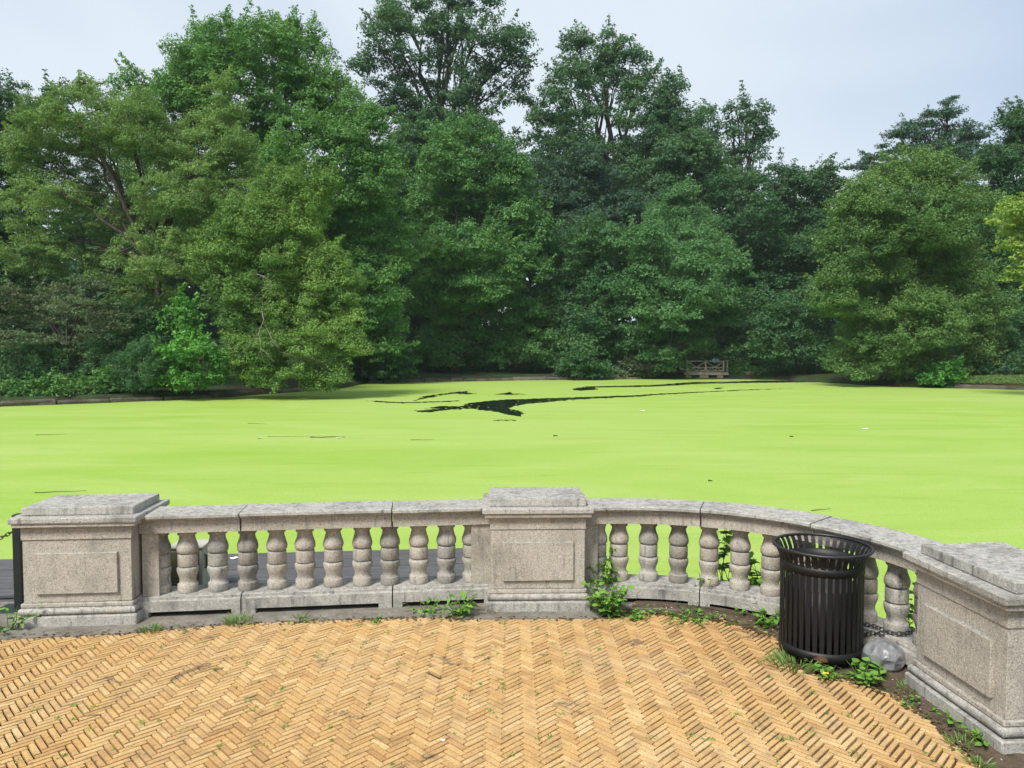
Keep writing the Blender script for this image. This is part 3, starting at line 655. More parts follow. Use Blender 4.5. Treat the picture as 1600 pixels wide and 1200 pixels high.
LEAFTOTAL = [0]
def tree(name, label, cat, base_px, Y, lobes, mat, seed, leaf=4.2, cover=1.0, clump=15, flat=.62, droop=.35, group=None, trunk=True, up=.55, rnd=.45, fork=.45, wid=.58, tone_sd=.16, rscale=1.0, bark='bark', visible_limbs=0, depth=.95, core=1.0, sprig=1.0):
    rng = np.random.default_rng(seed); s = Y / FPX
    base = np.array([(base_px - 800) * s, Y]); gz = float(ground_z(base)[0])
    root = tag(empty(name, (base[0], base[1], gz - .05)), label, cat, group); org = np.array([base[0], base[1], gz - .05])
    LC, LR = [], []
    for lb_ in lobes:
        px, py, rx, ry = lb_[:4]; dY = lb_[4] if len(lb_) > 4 else rng.uniform(-.95, .6) * rx * s
        yy = Y + dY; p = on_y(px, py, yy); k = yy / FPX
        LC.append(tuple(p)); LR.append((rx * k, max(rx * depth, ry * .8) * k, ry * k))
    LC, LR = np.array(LC), np.array(LR)
    cr = clump * s; Cs, Ts = [], []
    for i in range(len(LC)):
        rm = LR[i].mean(); n = int(4 * (LR[i][0] * LR[i][2]) / cr ** 2 * .72 * cover * 1.6) + 3
        d = rng.normal(size=(n * 3, 3)); d /= np.linalg.norm(d, axis=1)[:, None]
        face = -d[:, 1] + .25 * d[:, 2]
        d = d[rng.random(len(d)) < np.where(face > -.25, 1, .38)][:n]
        wob = 1 + .12 * np.sin(d[:, 0] * 5 + seed) + .10 * np.sin(d[:, 2] * 6 + 2 * seed + d[:, 1] * 4) + .07 * np.sin(d[:, 0] * 11 - d[:, 2] * 9)
        rad = np.where(rng.random(len(d)) < .2, rng.uniform(.45, .85, len(d)), rng.uniform(.80, 1.05, len(d)))
        stray = np.where(rng.random(len(d)) < .06, 1.12, 1.0)
        p = LC[i] + d * LR[i] * (rad * wob * stray * .93)[:, None]
        ok = np.ones(len(p), bool)
        for j in range(len(LC)):
            if j != i: ok &= (((p - LC[j]) / LR[j]) ** 2).sum(1) > .42
        p = p[ok]
        if core > 0:
            nc = int(n * .30 * core); dc = rng.normal(size=(nc, 3)); dc /= np.linalg.norm(dc, axis=1)[:, None]
            p = np.r_[p, LC[i] + dc * LR[i] * rng.uniform(.1, .78, (nc, 1))]
        Cs.append(p); Ts.append(np.full(len(p), .5 + rng.normal(0, .10)))
    C = np.concatenate(Cs); T = np.concatenate(Ts) + rng.normal(0, tone_sd, len(C))
    # leafy sprigs that reach out of the crown
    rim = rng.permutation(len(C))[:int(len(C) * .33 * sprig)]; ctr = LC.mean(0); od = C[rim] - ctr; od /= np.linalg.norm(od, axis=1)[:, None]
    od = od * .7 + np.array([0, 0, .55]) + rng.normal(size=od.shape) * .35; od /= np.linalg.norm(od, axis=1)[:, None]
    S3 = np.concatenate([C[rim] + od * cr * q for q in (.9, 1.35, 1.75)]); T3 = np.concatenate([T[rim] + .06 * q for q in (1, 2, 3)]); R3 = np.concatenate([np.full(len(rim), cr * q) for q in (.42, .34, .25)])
    C[:, 2] = np.maximum(C[:, 2], gz + cr * .35)
    CR = cr * np.exp(rng.normal(-.08, .38, len(C))).clip(.35, 1.9) * rscale
    C = np.r_[C, S3]; T = np.r_[T, T3]; CR = np.r_[CR, R3 * rng.uniform(.7, 1.3, len(R3))]
    nl = np.maximum(6, (CR / s) ** 2 * math.pi * min(flat, .7) * 1.75 / (leaf * leaf * wid * .55) * rng.uniform(.8, 1.2, len(C))).astype(int)
    nl = np.where(C[:, 1] > Y + np.abs(LR[:, 1]).max() * .35, (nl * .4).astype(int) + 2, nl)
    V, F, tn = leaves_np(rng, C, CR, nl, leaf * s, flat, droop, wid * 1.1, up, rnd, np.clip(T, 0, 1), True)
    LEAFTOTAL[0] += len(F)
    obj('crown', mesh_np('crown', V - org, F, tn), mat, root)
    if trunk:
        top = LC[:, 2].max(); low = LC[:, 2].min(); H = top - gz; tr = max(.05, H * .016)
        fk = np.array([base[0] * .75 + LC[:, 0].mean() * .25, base[1] * .7 + LC[:, 1].mean() * .3, gz + H * fork])
        b = MB(); pts = bent((0, 0, 0), fk - org, rng, 6, .04)
        b.tube(pts, [tr * (1.35 if i == 0 else 1.05 - .07 * i) for i in range(7)], 9)
        order = np.argsort(-LR[:, 0] * LR[:, 2])
        for i in order[:14]:
            tgt = LC[i] + np.array([0, 0, LR[i][2] * .35]); st = Vector(pts[-1]) if LC[i][2] > fk[2] else Vector(pts[max(1, min(5, int(6 * (LC[i][2] - gz) / max(.1, fk[2] - gz) * .7)))])
            lp = bent(st, tgt - org, rng, 6, .10, .08); r0 = tr * rng.uniform(.38, .6)
            b.tube(lp, [r0 * (1 - .13 * q) for q in range(7)], 6, cap=False)
            near = C[np.argsort(((C - LC[i]) ** 2).sum(1))[:70]]
            for c_ in near[rng.permutation(len(near))[:6]]:
                q0 = lp[rng.integers(2, 6)]; b.tube(bent(q0, c_ - org, rng, 4, .12, .06), [r0 * .38 * (1 - .2 * q) for q in range(5)], 5, cap=False)
        for k in range(visible_limbs):                                 # bare limbs that show in front of the leaves
            i = order[k % len(order)]; st = Vector(fk - org); tgt = LC[i] + np.array([rng.normal() * LR[i][0] * .3, -LR[i][1] * .75, LR[i][2] * .25]) - org
            st.y -= tr * 2; lp = bent(st, tgt, rng, 7, .07, .10); r0 = tr * .55
            b.tube(lp, [r0 * (1 - .12 * q) for q in range(8)], 7, cap=False)
            for _ in range(4):
                q0 = lp[rng.integers(2, 7)]; e_ = Vector(q0) + Vector((rng.normal() * 2.0, -rng.random() * .5, abs(rng.normal()) * .8)); b.tube(bent(q0, e_, rng, 4, .15), [r0 * .3 * (1 - .2 * q) for q in range(5)], 5, cap=False)
        b.build('trunk', M[bark], root)
    return root

LM = {
 'locust': mat_leaf('locust leaf', (.105, .195, .062), (.240, .365, .120)),
 'lean': mat_leaf('yellowish leaf', (.085, .182, .050), (.220, .350, .092)),
 'sapling': mat_leaf('bright sapling leaf', (.060, .195, .045), (.150, .360, .075)),
 'dogwood': mat_leaf('bronze tinted leaf', (.070, .120, .060), (.150, .215, .110), .3, .55, (.120, .150, .085)),
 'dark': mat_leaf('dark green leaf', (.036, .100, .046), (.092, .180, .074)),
 'maple': mat_leaf('maple leaf', (.072, .195, .058), (.185, .350, .100)),
 'oak': mat_leaf('oak leaf', (.046, .118, .056), (.110, .205, .088)),
 'maple2': mat_leaf('fresh maple leaf', (.050, .145, .052), (.160, .318, .098)),
 'grey': mat_leaf('greyish leaf', (.044, .098, .066), (.092, .158, .100)),
 'mid': mat_leaf('mid green leaf', (.042, .120, .052), (.110, .218, .084)),
 'spray': mat_leaf('bright spray leaf', (.055, .150, .060), (.150, .298, .110)),
 'beech': mat_leaf('olive green leaf', (.078, .165, .054), (.180, .295, .090)),
 'conifer': mat_leaf('conifer needle', (.036, .085, .052), (.082, .152, .080), .15),
 'yellow': mat_leaf('yellow green leaf', (.16, .27, .060), (.32, .44, .11)),
 'shrub': mat_leaf('shrub leaf', (.062, .170, .048), (.165, .320, .090)),
 'weed': mat_leaf('weed leaf', (.090, .220, .035), (.23, .43, .085), .3, .45),
 'grassy': mat_leaf('grass blade', (.085, .16, .040), (.22, .33, .10), .3, .5),
}
# the far wood closes the view between the trunks
def far_woods():
    rng = np.random.default_rng(77); lob = []
    for px in range(-420, 2060, 58):
        for py in (290, 350, 410, 470, 530, 575):
            top = 330 if px < 120 else 235 if 560 < px < 1120 else 310
            if py < top + 40: continue
            Yd = rng.uniform(104, 124); lob.append((px + rng.uniform(-20, 20), py + rng.uniform(-15, 15), 55, 50, Yd))
    C, CR = [], []
    for px, py, rx, ry, Yd in lob:
        p = np.array(on_y(px, py, Yd)); k = Yd / FPX; d = rng.normal(size=(60, 3)); d /= np.linalg.norm(d, axis=1)[:, None]
        C.append(p + d * np.array([rx, rx * .8, ry]) * k * rng.uniform(.3, 1.05, (60, 1))); CR.append(np.full(60, 16 * k))
    C = np.concatenate(C); CR = np.concatenate(CR) * rng.uniform(.7, 1.4, len(C)); C[:, 2] = np.maximum(C[:, 2], .8)
    V, F, tn = leaves_np(rng, C, CR, np.full(len(C), 11), 1.5, wid=.75, ctone=np.clip(.4 + rng.normal(0, .15, len(C)), 0, 1), tri=True); LEAFTOTAL[0] += len(F)
    tag(obj('far_woods', mesh_np('far_woods', V, F, tn), LM['dark']), 'dark mass of far woodland behind the trees', 'woods', kind='stuff')
far_woods()

G1 = 'trees around the pond'
tree('shade_tree', 'dark tree behind the olive tree at the edge of the picture', 'tree', 0, 57, [(30, 195, 60, 58), (75, 165, 38, 26), (-40, 270, 80, 80), (20, 310, 70, 70), (30, 400, 70, 70), (-40, 430, 80, 80), (0, 500, 80, 60)], LM['dark'], 1, group=G1)
tree('maple_tree', 'broad green tree with a domed top rising behind the olive tree', 'tree', 430, 63, [(390, 95, 92, 62), (318, 105, 55, 48), (455, 85, 52, 55), (290, 150, 48, 42), (212, 150, 38, 44, 2), (400, 180, 130, 75), (505, 165, 60, 60), (560, 215, 52, 62), (585, 270, 42, 60), (490, 270, 105, 90), (560, 340, 68, 70), (610, 392, 40, 38), (585, 450, 50, 55), (595, 520, 46, 48), (560, 420, 60, 80), (520, 480, 60, 90), (330, 280, 120, 120, 5), (240, 240, 70, 80, 6), (420, 400, 110, 120, 6)], LM['maple'], 2, group=G1, droop=.45)
tree('oak_tree', 'tall open oak with sky showing through, reaching past the top edge', 'tree', 690, 99, [(615, 70, 50, 48), (590, 105, 36, 30), (640, 25, 42, 36), (625, 140, 40, 32), (700, -12, 40, 30), (755, 0, 38, 28), (690, 60, 40, 34), (745, 60, 46, 36), (720, 110, 62, 38), (800, 65, 24, 24), (790, 105, 34, 34), (760, 155, 60, 34), (680, 165, 46, 32), (810, 165, 28, 22), (700, 205, 80, 36), (630, 195, 42, 32), (660, 260, 80, 50), (760, 240, 60, 46)], LM['oak'], 3, cover=.62, core=.25, clump=15, group=G1, fork=.52, tone_sd=.12, leaf=4.6)
tree('oak_tree', 'tall dark tree with a rounded airy top near the middle of the skyline', 'tree', 960, 97, [(905, 92, 44, 36), (955, 85, 36, 32), (985, 110, 34, 36), (880, 140, 44, 40), (945, 140, 52, 36), (1000, 165, 44, 38), (860, 195, 42, 40), (930, 205, 60, 40), (1010, 230, 54, 44), (880, 260, 58, 46), (960, 275, 70, 44)], LM['oak'], 4, cover=.72, core=.25, clump=15, group=G1, fork=.5, leaf=4.6)
tree('shade_tree', 'dark round-topped tree right of the airy skyline tree', 'tree', 1060, 94, [(1055, 160, 34, 34), (1085, 205, 40, 40), (1035, 205, 38, 40), (1060, 255, 58, 46), (1010, 290, 50, 40), (1110, 270, 40, 40)], LM['oak'], 5, cover=.95, group=G1)
tree('slender_tree', 'small open tree standing alone against the sky above the jetty', 'tree', 1165, 103, [(1150, 172, 24, 16), (1183, 178, 24, 20), (1165, 200, 26, 20), (1190, 212, 16, 20), (1140, 218, 20, 22), (1172, 240, 28, 22), (1150, 270, 40, 26)], LM['oak'], 6, cover=.50, core=.25, clump=13, group=G1, leaf=4.4)
tree('shade_tree', 'greyish dark tree filling the gap behind the middle maple', 'tree', 920, 88, [(915, 265, 42, 44), (950, 305, 55, 42), (885, 320, 50, 46), (985, 340, 46, 40), (920, 370, 70, 50), (850, 290, 40, 50)], LM['grey'], 7, group=G1, flat=.5)
tree('shade_tree', 'dark leafy tree between the domed tree and the middle maple', 'tree', 650, 90, [(640, 250, 46, 48), (610, 310, 50, 56), (660, 330, 60, 60), (640, 400, 60, 60), (625, 480, 60, 60), (690, 210, 40, 34)], LM['mid'], 8, group=G1)
tree('maple_tree', 'maple with fresh light leaf tips in the middle of the far shore', 'tree', 712, 75, [(742, 225, 62, 38), (700, 250, 44, 44), (790, 265, 36, 40), (752, 290, 76, 46), (810, 335, 46, 36), (845, 360, 24, 20), (775, 350, 60, 40), (690, 320, 56, 40), (720, 385, 66, 38), (800, 410, 54, 40), (660, 380, 40, 36), (740, 445, 60, 40), (672, 455, 42, 38), (715, 505, 50, 38), (800, 480, 50, 44), (765, 540, 50, 34), (680, 540, 36, 28), (832, 540, 40, 34)], LM['maple2'], 9, group=G1, droop=.5, clump=14, tone_sd=.2, fork=.3)
tree('shade_tree', 'drooping dark tree just left of the bright spreading tree', 'tree', 905, 78, [(880, 390, 50, 40), (930, 380, 46, 40), (900, 440, 66, 46), (955, 450, 40, 50), (870, 490, 46, 44), (930, 505, 52, 44), (890, 545, 50, 34), (960, 550, 40, 32)], LM['mid'], 10, group=G1, droop=.5)
tree('cypress_tree', 'pointed feathery conifer top standing behind the bright spreading tree', 'tree', 1062, 82, [(1062, 305, 22, 18), (1055, 340, 40, 28), (1085, 350, 34, 28), (1040, 375, 46, 30), (1085, 390, 52, 32), (1060, 430, 60, 40)], LM['spray'], 11, group=G1, flat=.85, leaf=4.0, clump=11, wid=.4, droop=.2)
tree('spreading_tree', 'bright layered tree hanging over the water beside the jetty', 'tree', 1045, 74.5, [(995, 370, 44, 34), (1040, 400, 60, 34), (1105, 405, 46, 34), (1140, 430, 34, 34), (1010, 440, 56, 34), (1080, 455, 64, 32), (1130, 480, 32, 24), (1030, 490, 58, 28), (1000, 530, 44, 28), (1070, 515, 54, 24), (1035, 556, 32, 20), (1100, 532, 26, 12)], LM['spray'], 12, group=G1, flat=.42, droop=.55, clump=15, tone_sd=.2, fork=.35)
tree('shade_tree', 'deep dark green tree behind the jetty', 'tree', 1225, 87, [(1150, 300, 46, 36), (1205, 290, 50, 34), (1265, 295, 44, 34), (1300, 275, 22, 18), (1170, 350, 62, 46), (1240, 350, 66, 48), (1210, 420, 76, 52), (1290, 400, 50, 60), (1160, 430, 44, 50), (1230, 490, 76, 46), (1170, 520, 46, 38), (1270, 540, 50, 40)], LM['dark'], 13, group=G1, flat=.5)
tree('shade_tree', 'dark tree at the water edge between the jetty and the olive round tree', 'tree', 1245, 73, [(1230, 500, 50, 22), (1265, 470, 44, 30), (1190, 540, 40, 18), (1250, 545, 48, 22), (1205, 470, 40, 24)], LM['mid'], 25, group=G1, flat=.42, droop=.5)
tree('conifer_tree', 'flat-layered conifer topping the skyline above the olive round tree', 'tree', 1465, 82, [(1483, 158, 12, 10), (1470, 178, 26, 9), (1440, 196, 34, 9), (1490, 200, 34, 9), (1510, 212, 30, 8), (1420, 213, 40, 8), (1470, 222, 56, 12), (1395, 234, 34, 8), (1450, 240, 66, 12), (1365, 252, 34, 7), (1520, 240, 40, 14), (1340, 262, 22, 6), (1470, 268, 80, 20), (1400, 272, 60, 12)], LM['conifer'], 14, sprig=.5, flat=.42, droop=-.10, clump=10, leaf=4.6, wid=.34, group=G1, fork=.7, cover=1.0, up=.3, depth=.8)
tree('shade_tree', 'dark tree at the side behind the olive round tree', 'tree', 1590, 71, [(1585, 195, 28, 26), (1600, 235, 44, 36), (1555, 255, 38, 32), (1620, 290, 60, 50), (1545, 310, 46, 44), (1590, 360, 66, 60), (1600, 450, 70, 66), (1560, 520, 60, 50), (1640, 540, 60, 50)], LM['dark'], 15, group=G1)
tree('shade_tree', 'mid green tree on the bank just left of the dark side tree', 'tree', 1530, 66, [(1520, 380, 54, 54), (1550, 440, 48, 54), (1530, 500, 54, 44), (1580, 555, 40, 28)], LM['mid'], 26, group=G1)
tree('beech_tree', 'big rounded olive green tree with branches down to the water', 'tree', 1410, 59, [(1410, 290, 62, 38), (1465, 285, 52, 38), (1355, 330, 54, 44), (1425, 350, 86, 54), (1500, 340, 48, 46), (1325, 395, 46, 48), (1390, 420, 78, 54), (1470, 420, 66, 52), (1310, 460, 46, 46), (1360, 490, 66, 46), (1440, 500, 74, 46), (1515, 480, 48, 50), (1345, 555, 46, 38), (1410, 565, 60, 36), (1480, 560, 54, 34), (1530, 545, 34, 30)], LM['beech'], 16, group=G1, flat=.95, droop=.12, clump=15, fork=.35, leaf=3.5)
tree('yellow_tree', 'yellow green branch reaching in from outside the picture', 'tree', 1800, 43, [(1585, 345, 30, 26), (1620, 325, 40, 30), (1610, 385, 38, 32), (1600, 420, 24, 18), (1660, 360, 60, 60), (1720, 330, 70, 80), (1780, 380, 90, 100)], LM['yellow'], 17, group=G1, leaf=5.5, clump=15, cover=.8)
tree('locust_tree', 'olive feathery tree with dark forked limbs on the near bank', 'tree', 255, 47.5, [(105, 190, 66, 52), (60, 250, 46, 50), (150, 150, 30, 24), (200, 195, 56, 50), (160, 250, 70, 50), (255, 235, 56, 48), (345, 170, 40, 38), (335, 230, 56, 46), (385, 265, 40, 44), (280, 300, 66, 46), (370, 310, 44, 36), (100, 320, 76, 48), (190, 340, 80, 46), (70, 390, 60, 40), (150, 410, 70, 42), (250, 400, 66, 46), (320, 380, 50, 46), (230, 460, 56, 44)], LM['locust'], 18, core=.8, group=G1, leaf=3.2, cover=.82, clump=14, flat=.55, fork=.42, visible_limbs=5, rnd=.6, tone_sd=.14)
leaning = tree('leaning_tree', 'yellowish tree leaning out over the duckweed with bare dead twigs', 'tree', 395, 47.0, [(505, 288, 22, 16, -3.6), (470, 285, 40, 22, -3.2), (430, 300, 40, 26, -3.2), (410, 345, 56, 40, -3.2), (375, 345, 44, 34, -2.6), (345, 410, 42, 44, -2.6), (532, 440, 32, 46, -3.2), (545, 525, 24, 44, -4.0), (475, 345, 46, 40, -3.2), (370, 390, 50, 40, -3.2), (440, 405, 66, 46, -3.2), (505, 420, 36, 50, -3.2), (385, 455, 60, 46, -3.2), (470, 475, 66, 46, -3.2), (520, 490, 36, 50, -3.2), (410, 525, 62, 42, -4.4), (490, 545, 58, 42, -4.4), (440, 580, 66, 26, -4.4), (510, 590, 40, 18, -4.4), (388, 570, 36, 30, -4.4)], LM['lean'], 19, group=G1, flat=.85, droop=.15, leaf=3.3, clump=14, fork=.3, cover=.9, tone_sd=.16)
tree('sapling_tree', 'small bright green sapling at the foot of the olive tree', 'tree', 288, 42.2, [(292, 478, 16, 22), (290, 510, 30, 22), (300, 545, 42, 22), (270, 560, 38, 20), (305, 585, 50, 22), (255, 592, 28, 14), (335, 575, 22, 18)], LM['sapling'], 20, group=G1, leaf=6.0, clump=11, flat=.5, droop=.5, tone_sd=.2)
tree('dogwood_tree', 'layered bronze-green dogwood on the near bank', 'tree', 110, 43.5, [(95, 455, 46, 10), (150, 446, 46, 10), (50, 475, 60, 12), (130, 478, 66, 12), (190, 490, 40, 11), (80, 503, 74, 13), (165, 515, 56, 13), (40, 530, 60, 13), (120, 540, 70, 13), (-20, 500, 50, 14), (10, 455, 40, 10)], LM['dogwood'], 21, group=G1, flat=.32, droop=.12, clump=13, leaf=4.2, fork=.4)
tree('bank_tree', 'dull green bushy tree low behind the bank shrubs', 'tree', 60, 46, [(20, 560, 70, 40), (110, 565, 70, 34), (190, 560, 50, 40), (230, 520, 50, 44), (-50, 540, 60, 60), (200, 590, 60, 24)], LM['mid'], 22, group=G1)

# shrubs on the banks
G2 = 'shrubs on the bank'
shr = [('low bright shrub at the picture edge on the stone bank', 15, 38.2, [(-10, 608, 34, 18), (28, 610, 28, 16)]), ('low bright shrub second along the stone bank', 75, 38.8, [(62, 606, 26, 16), (92, 603, 26, 18)]),
       ('roundest bright shrub on the stone bank before the bare ledge', 150, 40.6, [(128, 603, 24, 16), (160, 599, 28, 19)])]
for k, (lb_, bx, Yb, lo) in enumerate(shr): tree('shrub', lb_, 'shrub', bx, Yb, lo, LM['shrub'], 40 + k, leaf=5.0, clump=9, trunk=False, group=G2, tone_sd=.2)
tree('tall_weeds', 'tall dull weeds between the bright shrub and the sapling', 'shrub', 215, 41.5, [(200, 590, 26, 22), (235, 585, 28, 26), (220, 560, 26, 22), (180, 580, 20, 20)], LM['mid'], 44, leaf=5.2, clump=9, wid=.22, flat=1.1, droop=-.2, up=0, trunk=False, group=G2, tone_sd=.1)
tree('shrub', 'small rounded shrub below the olive round tree at the bank', 'shrub', 1468, 55.5, [(1455, 590, 20, 14), (1475, 580, 24, 18), (1490, 593, 14, 10)], LM['sapling'], 45, leaf=5, clump=9, trunk=False, group=G2)
tree('shrub', 'dark conical shrub at the far water edge', 'shrub', 908, 72.5, [(910, 540, 20, 18), (905, 565, 32, 22), (925, 578, 28, 14), (885, 582, 22, 12)], LM['mid'], 46, leaf=4.6, clump=9, trunk=False, group=G2)
tree('shrub', 'low green shrub beside the jetty and the boulders', 'shrub', 1162, 75.5, [(1160, 576, 20, 12), (1150, 584, 14, 8), (1176, 582, 14, 9)], LM['shrub'], 47, leaf=4.6, clump=8, trunk=False, group=G2)
tree('shrub', 'reddish tinged shrub in the shade left of the jetty', 'shrub', 985, 74, [(985, 574, 20, 12), (970, 583, 16, 9), (1010, 582, 18, 10)], LM['dogwood'], 48, leaf=4.6, clump=8, trunk=False, group=G2)
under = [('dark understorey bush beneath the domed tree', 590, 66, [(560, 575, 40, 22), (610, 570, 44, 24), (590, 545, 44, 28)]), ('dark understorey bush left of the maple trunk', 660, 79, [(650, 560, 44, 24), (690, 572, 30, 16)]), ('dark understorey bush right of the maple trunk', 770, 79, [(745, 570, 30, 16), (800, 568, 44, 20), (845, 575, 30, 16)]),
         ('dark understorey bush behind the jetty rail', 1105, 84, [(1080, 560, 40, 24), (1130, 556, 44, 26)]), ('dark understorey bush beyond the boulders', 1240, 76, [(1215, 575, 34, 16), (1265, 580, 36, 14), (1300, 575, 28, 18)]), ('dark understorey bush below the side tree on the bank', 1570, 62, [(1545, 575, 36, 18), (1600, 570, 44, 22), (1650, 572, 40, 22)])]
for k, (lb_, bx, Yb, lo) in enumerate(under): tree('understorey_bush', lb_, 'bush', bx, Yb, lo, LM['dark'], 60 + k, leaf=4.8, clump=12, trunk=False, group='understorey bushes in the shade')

# bare dead branches on the leaning tree
def dead_branch(pts, Yd, r, label):
    P_ = [on_y(x, y, Yd + dy) for x, y, dy in pts]; o_ = P_[0]; rng = np.random.default_rng(int(pts[0][0])); b = MB()
    b.tube([p - o_ for p in P_], [r * (1 - .6 * i / (len(P_) - 1)) for i in range(len(P_))], 6)
    limb = b.build('dead_branch', M['deadwood'], leaning); limb.location = o_ - leaning.location; limb['label'] = label
    for k in range(5):
        q = P_[rng.integers(1, len(P_))] - o_; e_ = q + Vector((rng.normal() * .5, -.1, -abs(rng.normal()) * .6)); b = MB(); b.tube(bent(q, e_, rng, 4, .2), [r * .4 * (1 - .2 * i) for i in range(5)], 5); b.build('twig', M['deadwood'], limb)
dead_branch([(408, 478, 2), (412, 500, -1.6), (404, 520, -1.8), (408, 545, -1.9), (400, 562, -1.8)], 41, .030, 'bare dead branch hanging down over the water')
dead_branch([(400, 428, 1), (410, 431, -1.9), (424, 440, -2.1)], 41, .034, 'short pale dead stub high on the leaning tree')
dead_branch([(415, 510, .5), (425, 530, -1.9), (438, 550, -1.9)], 41, .022, 'thin bare dead branch slanting beside the hanging one')

# ------------------------------------------------------------------ stone edging of the pond
def edging(label, pts, wob=0.0):
    root = tag(empty('shore_wall', (*pts[0], WATER)), label, 'wall', 'low stone edging of the pond'); o_ = Vector((*pts[0], WATER)); rr = random.Random(int(abs(pts[0][0]) * 10))
    for (x1, y1), (x2, y2) in zip(pts, pts[1:]):
        L = math.hypot(x2 - x1, y2 - y1); n = max(1, round(L / rr.choice((1.3, 2.4, 3.0)))); an = math.atan2(y2 - y1, x2 - x1)
        for k in range(n):
            t = (k + .5) / n; b = MB(); hgt = .26 + rr.uniform(-.07, .09)
            b.box((x1 + (x2 - x1) * t - o_.x, y1 + (y2 - y1) * t - o_.y, hgt / 2 - .12), (L / n - .03, .55, hgt + .2), .06, an + rr.uniform(-.05, .05), .05); b.build('stone', M['shorestone'], root)
S = [tuple(on_z(x, y, WATER)[:2]) for x, y in ((-200, 640), (0, 635), (170, 629), (330, 622), (520, 608), (575, 598.5), (800, 594.5), (1000, 592.3))]
edging('low stone edging along the near bank below the shrubs', S[0:5])
edging('low dark stone edging under the trees in the middle of the far shore', S[5:8])
S2 = [tuple(on_z(x, y, WATER)[:2]) for x, y in ((1490, 606.8), (1600, 609), (1800, 613))]
edging('low stone edging by the grass beside the olive round tree', S2)
# grass on the bank at the side
rng = np.random.default_rng(8); n = 5000
q = np.array([on_z(1490, 606.8, WATER)[:2]]); gx = rng.uniform(32, 46, n); gy = rng.uniform(51, 60, n); gp = np.c_[gx, gy]; ok = ~inside(gp, POND) & (dist_line(gp, POND) > .4); gp = gp[ok]
C = np.c_[gp, ground_z(gp) + .05]
V, F, tn = leaves_np(rng, C, np.full(len(C), .16), np.full(len(C), 7), .22, 1.0, 0, .2, -.3, .4, np.full(len(C), .5))
tag(obj('bank_grass', mesh_np('bank_grass', V, F, tn), LM['grassy']), 'grass on the bank at the side of the olive round tree', 'grass', kind='stuff')

# boulders near the jetty
def boulder(px, py, Yb, r, label, seed):
    p = on_y(px, py, Yb); rg = np.random.default_rng(seed); bm = bmesh.new(); bmesh.ops.create_icosphere(bm, subdivisions=2, radius=r)
    for v in bm.verts: v.co *= 1 + rg.normal() * .07; v.co.z *= .9
    me = bpy.data.meshes.new('boulder'); bm.to_mesh(me); bm.free(); o = obj('boulder', me, M['shorestone']); o.location = p; tag(o, label, 'boulder', 'boulders by the jetty')
boulder(1172, 586, 73.6, .42, 'taller grey boulder at the water edge right of the jetty', 1); boulder(1186, 589, 73.2, .36, 'flatter grey boulder at the water edge right of the jetty', 2)

# ------------------------------------------------------------------ jetty with rustic railing
JY = 73.5; jo = on_y(1104, 581.5, JY)
jet = tag(empty('jetty', (jo.x, JY, -.5)), 'rustic log-railed wooden jetty on the far shore', 'jetty'); k_ = JY / FPX
def jx(px): return (px - 1104) * k_
DZ, TZ = .69, 1.78                                  # deck and top rail above the water
for k in range(14):
    b = MB(); b.box((jx(1104), .15 + k * .24, DZ - .05), (jx(1138) - jx(1070), .225, .06), .006); b.build('plank', M['timber'], jet)
for dz_, y_ in ((-.16, .02), (-.16, 3.2)):
    b = MB(); b.box((jx(1104), y_ + .06, DZ + dz_ - .03), (jx(1139) - jx(1069), .14, .22), .02); b.build('beam', M['timber'], jet)
for px, wp in ((1076, 9), (1101, 14), (1126, 10)):
    for y_ in (.35, 3.0):
        b = MB(); b.box((jx(px), y_, .12), (wp * k_, .6, .86), .06, 0, .02); b.build('pier', M['pier'], jet)
def log(p, q, r, name='rail'):
    b = MB(); rg = np.random.default_rng(int(abs(p[0] * 100 + q[2] * 37 + p[2] * 11))); b.tube(bent(p, q, rg, 4, .03), [r * rg.uniform(.88, 1.1) for _ in range(5)], 7); return b.build(name, M['timber'], jet)
xs_ = [jx(1074), jx(1103), jx(1131)]
for x_ in xs_: log((x_, .1, DZ - .1), (x_, .1, TZ + .10), .085, 'post')
for x_ in (jx(1074), jx(1137.5)): log((x_, 3.2, DZ - .1), (x_, 3.2, TZ + .1), .075, 'post')
log((jx(1137.5), .25, DZ - .1), (jx(1137.5), .25, TZ + .12), .075, 'post')
for x0, x1 in zip(xs_, xs_[1:]):
    for z in (TZ, DZ + .46, DZ + .10): log((x0, .1, z), (x1, .1, z), .055)
    xm = (x0 + x1) / 2
    log((x0, .1, TZ - .08), (xm, .1, DZ + .50), .045, 'brace'); log((x1, .1, TZ - .08), (xm, .1, DZ + .50), .045, 'brace')
    for q in range(6):
        xa = x0 + (x1 - x0) * q / 6; xb = x0 + (x1 - x0) * (q + 1) / 6; s_ = 1 if q % 2 else -1
        log((xa, .1, DZ + (.12 if s_ > 0 else .44)), (xb, .1, DZ + (.44 if s_ > 0 else .12)), .036, 'brace')
for x_ in (jx(1074), jx(1137.5)):
    for z in (TZ, DZ + .46, DZ + .1): log((x_, .15, z), (x_, 3.2, z), .05)
    log((x_, .2, TZ - .05), (x_, 1.7, DZ + .5), .04, 'brace'); log((x_, 3.1, TZ - .05), (x_, 1.7, DZ + .5), .04, 'brace')

